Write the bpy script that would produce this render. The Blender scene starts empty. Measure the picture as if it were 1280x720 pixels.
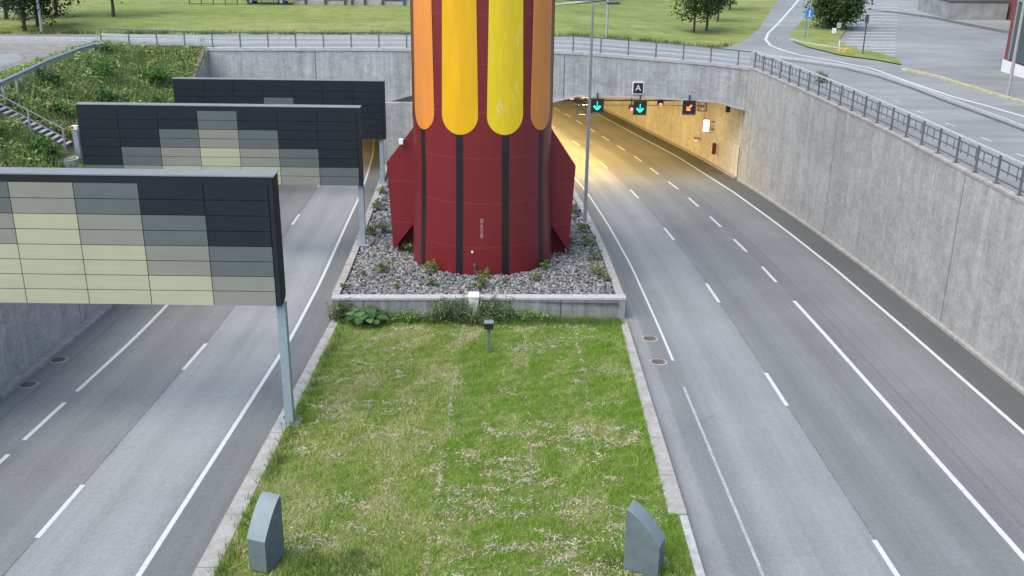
import bpy, bmesh, math, random
import numpy as np
from mathutils import Vector, Matrix
random.seed(7); rng = np.random.default_rng(11)
S = bpy.context.scene; COL = S.collection
PI = math.pi
# ------------------------------------------------------------------ camera
F, PITCH, ROLL, SLOPE, CZ = 1280.65, 0.358669, 0.012146, 0.0736917, 13.7146
cp, sp, cr, sr = math.cos(PITCH), math.sin(PITCH), math.cos(ROLL), math.sin(ROLL)
FW = np.array([0, cp, -sp]); UP0 = np.array([0, sp, cp]); RI0 = np.array([1., 0, 0])
RI = cr*RI0 + sr*UP0; UPV = -sr*RI0 + cr*UP0
cam = bpy.data.cameras.new('camera'); cam.sensor_width = 36; cam.lens = 36*F/1280; cam.clip_end = 3000; cam.clip_start = .1
co = bpy.data.objects.new('camera', cam); COL.objects.link(co); S.camera = co
m = Matrix.Identity(4)
for i in range(3):
    m[i][0] = RI[i]; m[i][1] = UPV[i]; m[i][2] = -FW[i]
m[0][3], m[1][3], m[2][3] = 0, 0, CZ
co.matrix_world = m
# survey helpers: sight lines from the camera station met with the real surfaces
def ray(x, y): return FW*F + RI*(x-640) - UPV*(y-360)
def atZ(x, y, z):
    v = ray(x, y); return np.array([0, 0, CZ]) + v*((z-CZ)/v[2])
def atY(x, y, Y):
    v = ray(x, y); return np.array([0, 0, CZ]) + v*(Y/v[1])
def zr(Y): return -SLOPE*Y
def RD(x, y, dz=0):
    v = ray(x, y); return np.array([0, 0, CZ]) + v*((CZ-dz)/(-v[2]-SLOPE*v[1]))
sR = lambda Y: float(np.interp(Y, [40, 50, 58, 62, 70, 75, 80, 86, 94, 115, 140, 170], [0, -.1, -.4, -.6, -1.1, -1.6, -2.1, -2.7, -3.9, -7, -11.5, -18]))
sL = lambda Y: float(np.interp(Y, [38, 46, 58, 67, 70, 75, 85, 100, 140, 170], [0, -.3, -1.0, -1.5, -1.7, -2.1, -3, -4.8, -10, -15]))
# upper ground (facets only at X = -9, 4.6, 17.1 and Y = 75, 88)
def zu(X, Y):
    a = float(np.interp(X, [-9, 4.6, 17.1], [3.78, 3.68, 2.72]))
    if X > 17.09 and Y < 75: a += .026*(75-Y)
    if Y > 88: a += .008*(Y-88)
    return a
def UG(x, y):
    z = 3.0
    for _ in range(25):
        p = atZ(x, y, z); z = zu(p[0], p[1])
    return atZ(x, y, z)
def bank_z(X, Y):
    toe = .2 - SLOPE*(Y-49.5)
    z = max(toe, 3.75-.6*max(0, X+28.1))
    if X < -22.2: z = max(z, .45+.5*(Y-68.8))
    return min(z, 3.75)
# ------------------------------------------------------------------ scene graph helpers
ORIG = {}
def tag(o, label=None, cat=None, group=None, kind=None):
    if label: o['label'] = label
    if cat: o['category'] = cat
    if group: o['group'] = group
    if kind: o['kind'] = kind
    return o
def thing(name, loc, label, cat, group=None, rz=0):
    o = bpy.data.objects.new(name, None); COL.objects.link(o); o.location = loc; o.rotation_euler.z = rz
    o.empty_display_size = .3
    return tag(o, label, cat, group)
def copy_tree(o, parent=None):
    c = o.copy(); COL.objects.link(c)
    if parent: c.parent = parent
    for ch in list(o.children): copy_tree(ch, c)
    return c
def link(name, me, mats, parent=None, smooth=False):
    if not isinstance(mats, (list, tuple)): mats = [mats]
    for mm in mats: me.materials.append(mm)
    if smooth:
        me.polygons.foreach_set('use_smooth', [True]*len(me.polygons))
    o = bpy.data.objects.new(name, me); COL.objects.link(o)
    if parent: o.parent = parent
    return o
class MB:
    def __init__(s): s.v = []; s.f = []; s.mi = []; s.uv = None
    def add(s, vs, fs, mi=0):
        b = len(s.v); s.v += [tuple(map(float, q)) for q in vs]
        for f in fs: s.f.append([b+i for i in f]); s.mi.append(mi)
        return s
    def box(s, x0, x1, y0, y1, z0, z1, mi=0):
        return s.add([(x0,y0,z0),(x1,y0,z0),(x1,y1,z0),(x0,y1,z0),(x0,y0,z1),(x1,y0,z1),(x1,y1,z1),(x0,y1,z1)],
                     [(3,2,1,0),(4,5,6,7),(0,1,5,4),(1,2,6,5),(2,3,7,6),(3,0,4,7)], mi)
    def bar(s, a, b, w, h=None, mi=0, up=(0,0,1)):
        h = h or w; a, b = Vector(a), Vector(b); d = (b-a).normalized(); u = Vector(up)
        if abs(d.dot(u)) > .98: u = Vector((0,1,0))
        l = d.cross(u).normalized()*w/2; u = l.cross(d).normalized()*h/2
        vs = [a-l-u, a+l-u, a+l+u, a-l+u, b-l-u, b+l-u, b+l+u, b-l+u]
        return s.add(vs, [(3,2,1,0),(4,5,6,7),(0,1,5,4),(1,2,6,5),(2,3,7,6),(3,0,4,7)], mi)
    def tube(s, pts, rad, n=8, mi=0, cap=True):
        pts = [Vector(p) for p in pts]; rad = rad if hasattr(rad, '__len__') else [rad]*len(pts)
        vs = []; fs = []
        for i, p in enumerate(pts):
            d = (pts[min(i+1, len(pts)-1)]-pts[max(i-1, 0)]).normalized()
            u = Vector((1,0,0)) if abs(d.z) > .9 else Vector((0,0,1))
            a = d.cross(u).normalized(); b = d.cross(a).normalized()
            for k in range(n):
                t = 2*PI*k/n; vs.append(p+(a*math.cos(t)+b*math.sin(t))*rad[i])
        for i in range(len(pts)-1):
            for k in range(n): fs.append((i*n+k, i*n+(k+1)%n, (i+1)*n+(k+1)%n, (i+1)*n+k))
        if cap: fs += [tuple(range(n)), tuple((len(pts)-1)*n+k for k in reversed(range(n)))]
        return s.add(vs, fs, mi)
    def prism(s, poly, f, mi=0):
        """poly: list of 2-D points, f(p, k) -> 3-D point for end k in (0, 1)"""
        n = len(poly); vs = [f(p, 0) for p in poly]+[f(p, 1) for p in poly]
        return s.add(vs, [tuple(range(n)), tuple(range(2*n-1, n-1, -1))]+[(i, i+n, (i+1)%n+n, (i+1)%n) for i in range(n)], mi)
    def build(s, name, mats, parent=None, origin=None, smooth=False, bevel=0, rz=0):
        me = bpy.data.meshes.new(name)
        v = np.array(s.v)
        if origin is not None: v = v-np.array(origin)
        me.from_pydata(v.tolist(), [], s.f); 
        me.polygons.foreach_set('material_index', s.mi)
        bm = bmesh.new(); bm.from_mesh(me); bmesh.ops.recalc_face_normals(bm, faces=bm.faces[:])
        if bevel: bmesh.ops.bevel(bm, geom=bm.edges[:], offset=bevel, segments=2, affect='EDGES', clamp_overlap=True)
        bm.to_mesh(me); bm.free()
        if s.uv:
            lay = me.uv_layers.new(name='UVMap')
            for lp in me.loops: lay.data[lp.index].uv = s.uv[lp.vertex_index]
        return link(name, me, mats, parent, smooth)
def npmesh(name, verts, faces, mats, parent=None, col=None, smooth=False, mi=None):
    """verts (n,3); faces (m,k) equal-size faces; col per-face rgb"""
    verts = np.asarray(verts, dtype=np.float32); faces = np.asarray(faces, dtype=np.int32); k = faces.shape[1]
    me = bpy.data.meshes.new(name); me.vertices.add(len(verts)); me.vertices.foreach_set('co', verts.ravel())
    me.loops.add(faces.size); me.loops.foreach_set('vertex_index', faces.ravel())
    me.polygons.add(len(faces)); me.polygons.foreach_set('loop_start', np.arange(0, faces.size, k, dtype=np.int32))
    if mi is not None: me.polygons.foreach_set('material_index', np.asarray(mi, dtype=np.int32))
    me.update(calc_edges=True); me.validate()
    if col is not None:
        at = me.attributes.new('hue', 'FLOAT_COLOR', 'FACE')
        c4 = np.ones((len(faces), 4), dtype=np.float32); c4[:, :3] = col; at.data.foreach_set('color', c4.ravel())
    return link(name, me, mats, parent, smooth)
# ------------------------------------------------------------------ materials
class NT:
    def __init__(s, name, rough=.8, spec=.3, metal=0):
        s.m = bpy.data.materials.new(name); s.m.use_nodes = True; s.t = s.m.node_tree; s.n = s.t.nodes
        s.b = s.n['Principled BSDF']; s.b.inputs['Roughness'].default_value = rough
        s.b.inputs['Specular IOR Level'].default_value = spec; s.b.inputs['Metallic'].default_value = metal
    def node(s, typ, **kw):
        n = s.n.new(typ)
        for k, v in kw.items(): setattr(n, k, v)
        return n
    def L(s, a, b): s.t.links.new(a, b)
    def coord(s, kind='Object'): return s.node('ShaderNodeTexCoord').outputs[kind]
    def mapv(s, src, scale=(1,1,1), loc=(0,0,0)):
        n = s.node('ShaderNodeMapping'); n.inputs['Scale'].default_value = scale; n.inputs['Location'].default_value = loc
        s.L(src, n.inputs['Vector']); return n.outputs[0]
    def noise(s, src, scale, detail=4, rough=.55, dist=0):
        n = s.node('ShaderNodeTexNoise'); n.inputs['Scale'].default_value = scale; n.inputs['Detail'].default_value = detail
        n.inputs['Roughness'].default_value = rough; n.inputs['Distortion'].default_value = dist
        s.L(src, n.inputs['Vector']); return n.outputs['Fac']
    def ramp(s, fac, stops, interp='LINEAR'):
        n = s.node('ShaderNodeValToRGB'); e = n.color_ramp.elements; n.color_ramp.interpolation = interp
        while len(e) < len(stops): e.new(.5)
        for q, (p, c) in zip(e, stops):
            q.position = p; q.color = (c, c, c, 1) if not hasattr(c, '__len__') else (*c, 1)
        s.L(fac, n.inputs[0]); return n.outputs[0]
    def mix(s, a, b, fac, mode='MIX'):
        n = s.node('ShaderNodeMix', data_type='RGBA', blend_type=mode)
        for v, i in ((fac, 0), (a, 6), (b, 7)):
            if hasattr(v, 'links') or hasattr(v, 'node'): s.L(v, n.inputs[i])
            else: n.inputs[i].default_value = v if i == 0 else (*v, 1)
        return n.outputs[2]
    def math(s, op, a, b=0., c=None):
        n = s.node('ShaderNodeMath', operation=op)
        for i, v in enumerate((a, b) if c is None else (a, b, c)):
            if hasattr(v, 'node'): s.L(v, n.inputs[i])
            else: n.inputs[i].default_value = v
        return n.outputs[0]
    def sep(s, src):
        n = s.node('ShaderNodeSeparateXYZ'); s.L(src, n.inputs[0]); return n.outputs
    def color(s, c):
        if hasattr(c, 'node'): s.L(c, s.b.inputs['Base Color'])
        else: s.b.inputs['Base Color'].default_value = (*c, 1)
        return s
    def bump(s, h, strength=.3, dist=.02):
        n = s.node('ShaderNodeBump'); n.inputs['Strength'].default_value = strength; n.inputs['Distance'].default_value = dist
        s.L(h, n.inputs['Height']); s.L(n.outputs[0], s.b.inputs['Normal']); return s
    def emit(s, c, st):
        s.b.inputs['Emission Color'].default_value = (*c, 1); s.b.inputs['Emission Strength'].default_value = st; return s
def plain(name, c, rough=.5, spec=.4, metal=0, var=.12, sc=3.):
    t = NT(name, rough, spec, metal); o = t.coord()
    n = t.noise(o, sc, 5); k = t.ramp(n, [(.3, 1-var), (.7, 1+var*.6)])
    return t.color(t.mix(c, k, 1., 'MULTIPLY')).m
def paint(name, c, spots=(.5,.5,.5), wear=.15, rough=.4):
    t = NT(name, rough, .4); o = t.coord(); a = t.noise(o, 1.3, 6, .6); b = t.noise(t.mapv(o, (9,9,1.2)), 1., 4)
    col = t.mix(c, t.ramp(a, [(.3, 1-wear), (.7, 1+wear*.4)]), 1., 'MULTIPLY')
    col = t.mix(col, spots, t.math('MULTIPLY', t.ramp(b, [(.62, 0.), (.8, 1.)]), wear*.9))
    return t.color(col).m
def concrete(name, base=(.26,.26,.262), streak=.35, joint=None, light=1., u0=0.):
    """UV in metres: u along the wall, v height"""
    t = NT(name, .88, .25); uv = t.coord('UV'); X, Y, _ = t.sep(uv)
    big = t.noise(uv, .35, 5, .6); s1 = t.noise(t.mapv(uv, (1.5,.08,1)), 1., 4, .6); s2 = t.noise(t.mapv(uv, (6,.25,1)), 1., 3)
    brd = t.noise(t.mapv(uv, (.5,9,1)), 1., 3, .7); fine = t.noise(uv, 26, 4, .7)
    c = t.mix(base, t.ramp(big, [(.3,.84),(.7,1.1)]), 1., 'MULTIPLY')
    c = t.mix(c, t.ramp(s1, [(.3,.78),(.55,1.),(.75,1.25)]), streak*2, 'MULTIPLY')
    c = t.mix(c, t.ramp(s2, [(.3,.85),(.7,1.12)]), streak*1.6, 'MULTIPLY')
    c = t.mix(c, t.ramp(brd, [(.3,.86),(.55,1.03)]), .6, 'MULTIPLY')
    c = t.mix(c, t.ramp(fine, [(.3,.82),(.7,1.14)]), .8, 'MULTIPLY')
    c = t.mix(c, (.56,.56,.56), t.math('MULTIPLY', t.ramp(t.noise(t.mapv(uv,(.9,.09,1),(3,7,0)), 1., 5, .7), [(.56,0.),(.7,1.)]), .4))
    blot = t.noise(uv, 1.6, 7, .75); c = t.mix(c, t.ramp(blot, [(.3,.78),(.7,1.16)]), 1., 'MULTIPLY'); mot = t.noise(t.mapv(uv,(1.4,1,1)), 5.5, 5, .8); c = t.mix(c, t.ramp(mot, [(.3,.76),(.5,1.),(.7,1.2)]), 1., 'MULTIPLY')
    c = t.mix(c, (.2,.19,.165), t.math('MULTIPLY', t.ramp(t.noise(t.mapv(uv,(.7,.7,1),(9,3,0)), 1.1, 6, .65), [(.55,0.),(.72,1.)]), .4))
    if joint:
        q = t.math('ABSOLUTE', t.math('SUBTRACT', t.math('FRACT', t.math('ADD', t.math('DIVIDE', X, joint), u0)), .5))
        ln = t.math('LESS_THAN', q, .03/joint); c = t.mix(c, (.05,.05,.05), t.math('MULTIPLY', ln, .8))
        q2 = t.math('ABSOLUTE', t.math('SUBTRACT', t.math('FRACT', t.math('ADD', t.math('DIVIDE', X, joint/4), u0*4)), .5))
        c = t.mix(c, (.13,.13,.13), t.math('MULTIPLY', t.math('LESS_THAN', q2, .018/(joint/4)), .22))
    t.bump(t.math('ADD', brd, fine), .25, .01)
    return t.color(c).m
def asphalt(name, stops, lo, hi, jag=None, speck=.25):
    """UV in metres: u = position across the road, v = along"""
    t = NT(name, .86, .3); uv = t.coord('UV'); U, V, _ = t.sep(uv)
    wob = t.noise(t.mapv(uv, (0.6,.9,1)), 1., 6, .75)
    uu = t.math('ADD', U, t.math('MULTIPLY', t.math('SUBTRACT', wob, .5), .35))
    f = t.math('DIVIDE', t.math('SUBTRACT', uu, lo), hi-lo)
    c = t.ramp(f, [((a-lo)/(hi-lo), k) for a, k in stops])
    st = t.noise(t.mapv(uv, (1.8,.05,1)), 1., 5, .65); st2 = t.noise(t.mapv(uv, (7,.12,1)), 1., 4, .6)
    c = t.mix(c, t.ramp(st, [(.3,.9),(.7,1.09)]), .9, 'MULTIPLY')
    c = t.mix(c, t.ramp(st2, [(.3,.95),(.7,1.04)]), .9, 'MULTIPLY')
    big = t.noise(uv, .22, 5, .6); c = t.mix(c, t.ramp(big, [(.3,.9),(.7,1.1)]), .9, 'MULTIPLY')
    fine = t.noise(uv, 17, 5, .85); fin2 = t.noise(uv, 6, 4, .7)
    c = t.mix(c, t.ramp(fine, [(.3,.6),(.5,1.),(.7,1.45)]), speck*2.6, 'MULTIPLY')
    c = t.mix(c, t.ramp(fin2, [(.3,.86),(.7,1.12)]), .7, 'MULTIPLY')
    for pos, w, col, amt in jag or []:
        j = t.math('ADD', U, t.math('MULTIPLY', t.math('SUBTRACT', t.noise(t.mapv(uv, (1,1.6,1)), 1., 6, .7), .5), w*2.2))
        d = t.math('ABSOLUTE', t.math('SUBTRACT', j, pos)); msk = t.math('MULTIPLY', t.math('LESS_THAN', d, w), amt)
        c = t.mix(c, col, msk)
    vor = t.node('ShaderNodeTexVoronoi', feature='DISTANCE_TO_EDGE'); vor.inputs['Scale'].default_value = .16
    t.L(t.mapv(uv, (1,.5,1)), vor.inputs['Vector'])
    ck = t.math('MULTIPLY', t.math('LESS_THAN', vor.outputs['Distance'], .0035), t.ramp(t.noise(uv, .18, 3), [(.52, 0.), (.6, .5)])); c = t.mix(c, (.06,.06,.063), t.math('MULTIPLY', ck, .25))
    oil = t.noise(t.mapv(uv, (1.1,.35,1), (5,2,0)), .8, 6, .7); c = t.mix(c, (.07,.07,.07), t.math('MULTIPLY', t.ramp(oil, [(.64,0.),(.78,1.)]), .2))
    t.bump(fine, .3, .006)
    return t.color(c).m
def markmat(name, wear=.45):
    t = NT(name, .6, .3); o = t.coord(); a = t.noise(o, 9, 6, .75)
    c = t.mix((.56,.58,.58), (.28,.29,.29), t.math('MULTIPLY', t.ramp(a, [(.5,0.),(.68,1.)]), wear)); return t.color(c).m
M = {}
def G(k): return tuple(x*k*1.48 for x in (.955, 1., .995))
M['asphalt_r'] = asphalt('asphalt_right_road', [(4.9,G(.125)),(5.15,G(.15)),(5.4,G(.155)),(5.55,G(.122)),(6.1,G(.12)),(6.6,G(.15)),(7.2,G(.172)),(7.9,G(.15)),(8.6,G(.178)),(9.3,G(.155)),(9.5,G(.152)),(9.56,G(.122)),(10.3,G(.112)),(11.2,G(.13)),(12.2,G(.112)),(12.9,G(.122)),(13.1,(.155,.15,.163)),(13.5,(.158,.153,.163)),(13.7,G(.118)),(14.3,G(.125)),(15.4,G(.13)),(16.5,G(.115)),(16.75,G(.07)),(18.4,G(.066))], 4.9, 18.4,
     jag=[(9.53,.018,(.05,.052,.056),.5),(13.75,.07,(.09,.09,.1),.35),(14.3,.03,(.08,.08,.085),.3)])
M['asphalt_l'] = asphalt('asphalt_left_road', [(-17.8,G(.115)),(-16.6,G(.132)),(-15.3,G(.132)),(-15.0,G(.124)),(-14.4,G(.136)),(-13.6,G(.122)),(-12.8,G(.14)),(-12.16,G(.13)),(-12.1,G(.17)),(-11.4,G(.186)),(-10.7,G(.168)),(-9.8,G(.19)),(-9.1,G(.17)),(-8.85,G(.11)),(-7.6,G(.105))], -17.8, -7.6,
     jag=[(-12.12,.022,(.05,.052,.055),.6),(-16.6,.03,(.06,.06,.065),.4)])
t = NT('upper_asphalt', .86, .3); o = t.coord(); n1 = t.noise(o, .12, 5, .6); n2 = t.noise(t.mapv(o,(.35,1.2,1)), .5, 5); n3 = t.noise(o, 14, 4, .8)
c = t.mix(G(.165), t.ramp(n1,[(.3,.8),(.7,1.15)]), 1., 'MULTIPLY'); c = t.mix(c, t.ramp(n2,[(.35,.86),(.65,1.08)]), 1., 'MULTIPLY'); c = t.mix(c, t.ramp(n3,[(.3,.8),(.7,1.2)]), .8, 'MULTIPLY')
M['asphalt_u'] = t.color(c).bump(n3,.2,.006).m
M['dark_asphalt'] = plain('dark_patch_asphalt', G(.075), .9, .2, var=.25, sc=1.2)
M['mark'] = markmat('white_road_paint', .7); M['mark_worn'] = markmat('worn_road_paint', 1.)
M['mark_worn2'] = plain('faded_road_paint', (.36,.37,.39), .8, .2, var=.4, sc=12)
M['mark_faded'] = plain('faded_bay_paint', (.5,.51,.52), .8, .2, var=.5, sc=5)
M['conc_r'] = concrete('concrete_right_wall', (.365,.37,.358), .24, 16.3, u0=.5-40.72/16.3+2)
M['conc_l'] = concrete('concrete_left_wall', (.46,.45,.425), .22, 16.3, u0=.1)
M['conc_f'] = concrete('concrete_portal', (.385,.4,.4), .42, 18., u0=.3)
M['conc_t'] = concrete('concrete_tunnel_wall', (.55,.54,.49), .1, 9.)
M['conc_b'] = plain('grey_ramp_concrete', (.25,.26,.255), .9, .2, var=.3, sc=.8)
t = NT('kerb_concrete', .9, .2); o = t.coord(); a = t.noise(o, 2.2, 6, .65); b = t.noise(o, 22, 4, .7)
c = t.mix((.36,.35,.33), t.ramp(a,[(.3,.72),(.7,1.15)]), 1., 'MULTIPLY'); c = t.mix(c, t.ramp(b,[(.3,.75),(.7,1.2)]), .8, 'MULTIPLY')
yy = t.sep(o)[1]; ln = t.math('LESS_THAN', t.math('FRACT', t.math('DIVIDE', yy, 2.6)), .012); c = t.mix(c, (.07,.07,.065), t.math('MULTIPLY', ln, .7))
M['kerb'] = t.color(c).bump(b,.3,.01).m
M['white_kerb'] = plain('pale_granite', (.42,.42,.42), .85, .2, var=.2, sc=5)
M['yellow_kerb'] = plain('yellowed_kerb', (.42,.4,.27), .85, .2, var=.3, sc=3)
M['galv'] = plain('galvanised_steel', (.36,.38,.4), .45, .5, .35, var=.15, sc=4)
M['post'] = plain('blue_grey_steel', (.25,.315,.345), .5, .4, 0, var=.12, sc=5)
M['dark_steel'] = plain('dark_steel', (.06,.065,.075), .5, .4, 0, var=.2)
M['mid_steel'] = plain('weathered_steel', (.13,.14,.16), .5, .4, .2, var=.15)
M['pale_steel'] = plain('pale_galvanised_rail', (.5,.53,.55), .45, .5, .2, var=.12)
M['black'] = plain('black_plastic', (.016,.018,.022), .5, .4, var=.2)
M['white'] = plain('white_paint', (.72,.72,.72), .5, .4, var=.08)
M['rust'] = plain('rusty_iron', (.16,.13,.11), .85, .2, 0, var=.35, sc=9)
M['blue'] = plain('blue_sign', (.02,.2,.5), .4, .4, var=.05)
M['yellow'] = plain('yellow_plastic', (.42,.36,.11), .5, .4, var=.1)
M['dull_red'] = plain('dull_red_paint', (.2,.03,.03), .6, .3)
M['pink'] = plain('faded_lettering', (.42,.24,.25), .6, .3, var=.3, sc=14)
M['red_paint'] = plain('red_paint', (.4,.03,.03), .45, .4, var=.1)
for k, c in dict(p_dark=(.016,.021,.027), p_slate=(.105,.122,.124), p_grey=(.22,.228,.19), p_cream=(.37,.385,.265)).items():
    t = NT(k+'_cladding', .6, .2); o = t.coord(); n = t.noise(t.mapv(o,(.3,1,14)), 1., 3); q = t.noise(o, .8, 3)
    cc = t.mix(c, t.ramp(n,[(.3,.96),(.7,1.04)]), 1., 'MULTIPLY'); cc = t.mix(cc, t.ramp(q,[(.3,.95),(.7,1.05)]), 1., 'MULTIPLY')
    M[k] = t.color(cc).m
M['roof_sheet'] = plain('pale_roof_sheet', (.21,.22,.225), .5, .4, .1, var=.12, sc=1.5)
# tower paints
def towerpaint(name, c, flake=None, seam=.1):
    t = NT(name, .38, .45); o = t.coord(); X, Y, Z = t.sep(o)
    a = t.noise(t.mapv(o,(.9,.9,.25)), 1., 5, .6); b = t.noise(t.mapv(o,(5,5,.3)), 1., 4, .6)
    col = t.mix(c, t.ramp(a,[(.3,.88),(.7,1.08)]), 1., 'MULTIPLY'); col = t.mix(col, t.ramp(b,[(.3,.93),(.7,1.05)]), 1., 'MULTIPLY')
    fr = t.math('FRACT', t.math('DIVIDE', t.math('ADD', Z, .35), 2.07)); s = t.math('LESS_THAN', fr, .012)
    col = t.mix(col, (.5,.36,.3), t.math('MULTIPLY', s, seam))
    sc = t.noise(t.mapv(o,(3,3,1.1)), 2.2, 7, .75); col = t.mix(col, (.45,.3,.27), t.math('MULTIPLY', t.ramp(sc,[(.74,0.),(.78,1.)]), .4))
    if flake:
        f1 = t.noise(t.mapv(o,(2.6,2.6,.8)), 1.1, 8, .72, .6); f2 = t.noise(t.mapv(o,(7,7,1.2)), 1.1, 6, .7)
        msk = t.math('MULTIPLY', t.ramp(f1,[(.6,0.),(.615,1.)]), t.ramp(f2,[(.36,.3),(.6,1.)]))
        side = t.ramp(t.math('ADD', t.math('MULTIPLY', X, .5), .2), [(.15,.0),(.5,1.)])
        msk = t.math('MULTIPLY', msk, side)
        col = t.mix(col, flake, t.math('MULTIPLY', msk, .75))
    return t.color(col).m
M['t_red'] = towerpaint('tower_red', (.155,.0145,.0185)); M['t_maroon'] = M['t_red']
M['t_orange'] = towerpaint('tower_orange', (.66,.235,.045), seam=.15); M['t_gold'] = towerpaint('tower_gold', (.66,.36,.006), seam=.1)
M['t_yellow'] = towerpaint('tower_yellow', (.72,.52,.012), flake=(.62,.6,.36), seam=.15); M['t_black'] = towerpaint('tower_black', (.012,.013,.016), seam=.0)
# vegetation materials
def leafmat(name, transl=.3, rough=.6):
    t = NT(name, rough, .25); at = t.node('ShaderNodeAttribute', attribute_name='hue', attribute_type='GEOMETRY')
    t.color(at.outputs['Color'])
    tr = t.node('ShaderNodeBsdfTranslucent'); t.L(at.outputs['Color'], tr.inputs['Color'])
    mx = t.node('ShaderNodeMixShader'); mx.inputs[0].default_value = transl
    t.L(t.b.outputs[0], mx.inputs[1]); t.L(tr.outputs[0], mx.inputs[2]); t.L(mx.outputs[0], t.n['Material Output'].inputs['Surface'])
    return t.m
M['leaf'] = leafmat('leaf'); M['blade'] = leafmat('grass_blade', .25); M['stone'] = leafmat('gravel_stone', 0, .9)
M['bark'] = plain('bark', (.07,.055,.045), .9, .2, var=.3, sc=6)
t = NT('lawn_soil', .95, .1); o = t.coord(); a = t.noise(o, .5, 5, .6); b = t.noise(o, 9, 5, .75); g = t.noise(t.mapv(o,(1,.35,1)), 1.6, 5, .7)
c = t.mix((.14,.18,.04), (.2,.19,.09), t.ramp(g,[(.4,0.),(.62,1.)])); c = t.mix(c, t.ramp(b,[(.3,.55),(.7,1.3)]), 1., 'MULTIPLY')
M['lawn'] = t.color(c).bump(b,.6,.03).m
t = NT('field_grass', .95, .1); o = t.coord(); a = t.noise(t.mapv(o,(.05,.16,1)), 1., 5, .6); b = t.noise(t.mapv(o,(.5,1.6,1)), 1., 5, .7); d = t.noise(o, 5, 4, .7)
c = t.ramp(a, [(.3,(.15,.195,.05)),(.5,(.205,.25,.075)),(.7,(.27,.285,.11))]); c = t.mix(c, t.ramp(b,[(.3,.62),(.7,1.3)]), 1., 'MULTIPLY'); c = t.mix(c, t.ramp(d,[(.3,.6),(.7,1.3)]), .9, 'MULTIPLY')
c = t.mix(c, (.17,.16,.07), t.math('MULTIPLY', t.ramp(t.noise(t.mapv(o,(.2,.9,1),(4,2,0)), 1., 5, .65), [(.55,0.),(.72,1.)]), .6))
M['field'] = t.color(c).bump(d,.5,.05).m
M['bank_soil'] = plain('bank_soil', (.09,.085,.05), .95, .1, var=.4, sc=2.)
M['gravel_ground'] = plain('gravel_ground', (.12,.12,.125), .95, .1, var=.4, sc=9.)
M['dirt'] = plain('dirt', (.24,.23,.205), .95, .1, var=.3, sc=1.5)
M['brick'] = None
t = NT('red_brick', .85, .2); uv = t.coord('Object'); br = t.node('ShaderNodeTexBrick'); br.inputs['Scale'].default_value = 4.
br.inputs['Color1'].default_value = (.2,.055,.045,1); br.inputs['Color2'].default_value = (.14,.04,.035,1); br.inputs['Mortar'].default_value = (.2,.17,.15,1); br.inputs['Mortar Size'].default_value = .012
xx, yy, zz = t.sep(uv); cb = t.node('ShaderNodeCombineXYZ'); t.L(t.math('ADD', xx, yy), cb.inputs[0]); t.L(zz, cb.inputs[1]); t.L(cb.outputs[0], br.inputs['Vector'])
M['brick'] = t.color(br.outputs['Color']).m
M['glass'] = plain('dark_glazing', (.06,.075,.09), .15, .5, var=.2, sc=.6)
M['pale_panel'] = plain('pale_facade_panel', (.33,.35,.37), .6, .3, var=.15, sc=.6)
def glow(name, c, st): return NT(name, .5).color((c[0]*.5, c[1]*.5, c[2]*.5)).emit(c, st).m
M['g_green'] = glow('green_signal_light', (.02,.95,.5), 1.6); M['g_red'] = glow('red_signal_light', (1,.13,.03), 1.8)
M['g_white'] = glow('lit_white_sign', (1,.86,.76), .85); M['g_sodium'] = glow('sodium_lamp', (1,.6,.16), 6)
M['g_pink'] = glow('red_warning_light', (1,.3,.25), .8)
# ------------------------------------------------------------------ world, sun
w = bpy.data.worlds.new('World'); S.world = w; w.use_nodes = True
bg = w.node_tree.nodes['Background']; sky = w.node_tree.nodes.new('ShaderNodeTexSky'); sky.sky_type = 'NISHITA'
SUN_EL, SUN_AZ = 56, 228      # degrees; azimuth clockwise from +Y
sky.sun_disc = False; sky.sun_elevation = math.radians(SUN_EL); sky.sun_rotation = math.radians(SUN_AZ)
sky.air_density = 1.; sky.dust_density = 2.6; sky.ozone_density = 1.2; sky.altitude = 50
w.node_tree.links.new(sky.outputs[0], bg.inputs[0]); bg.inputs[1].default_value = .14
sd = bpy.data.lights.new('sun', 'SUN'); sd.energy = 1.25; sd.angle = math.radians(60); sd.color = (.98, .97, .86)
so = bpy.data.objects.new('sun', sd); COL.objects.link(so)
az, el = math.radians(SUN_AZ), math.radians(SUN_EL)
dv = Vector((math.sin(az)*math.cos(el), math.cos(az)*math.cos(el), math.sin(el)))
so.rotation_euler = dv.to_track_quat('Z', 'Y').to_euler(); so.location = (0, 0, 60)
S.view_settings.view_transform = 'Standard'; S.view_settings.look = 'None'; S.view_settings.gamma = 1; S.view_settings.exposure = 1.1
S.cycles.max_bounces = 6; S.cycles.use_denoising = True
# ------------------------------------------------------------------ sunk roads
YS = sorted(set([-60, -40, -20, 0, 10, 20, 30] + list(range(36, 122, 3)) + list(range(122, 172, 6)) + [170]))
def strip(name, us, shift, mat, dz=0, ys=YS, kind='structure', parent=None):
    b = MB(); b.uv = []
    for Y in ys:
        for u in us:
            b.v.append((u+shift(Y), Y, zr(Y)+dz)); b.uv.append((u, Y))
    n = len(us)
    for i in range(len(ys)-1):
        for j in range(n-1): b.f.append([i*n+j, i*n+j+1, (i+1)*n+j+1, (i+1)*n+j]); b.mi.append(0)
    return tag(b.build(name, mat, parent), kind=kind)
strip('road', [4.5, 8, 12, 16, 19.0], sR, M['asphalt_r'])
strip('road', [-18.4, -15, -11, -7.2], sL, M['asphalt_l'])
strip('median_ground', [-7.45, -4, 0, 4.7], lambda Y: 0, M['lawn'], .10, [-60, -40, -20, 0, 10, 20, 30, 40.6])
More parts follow.
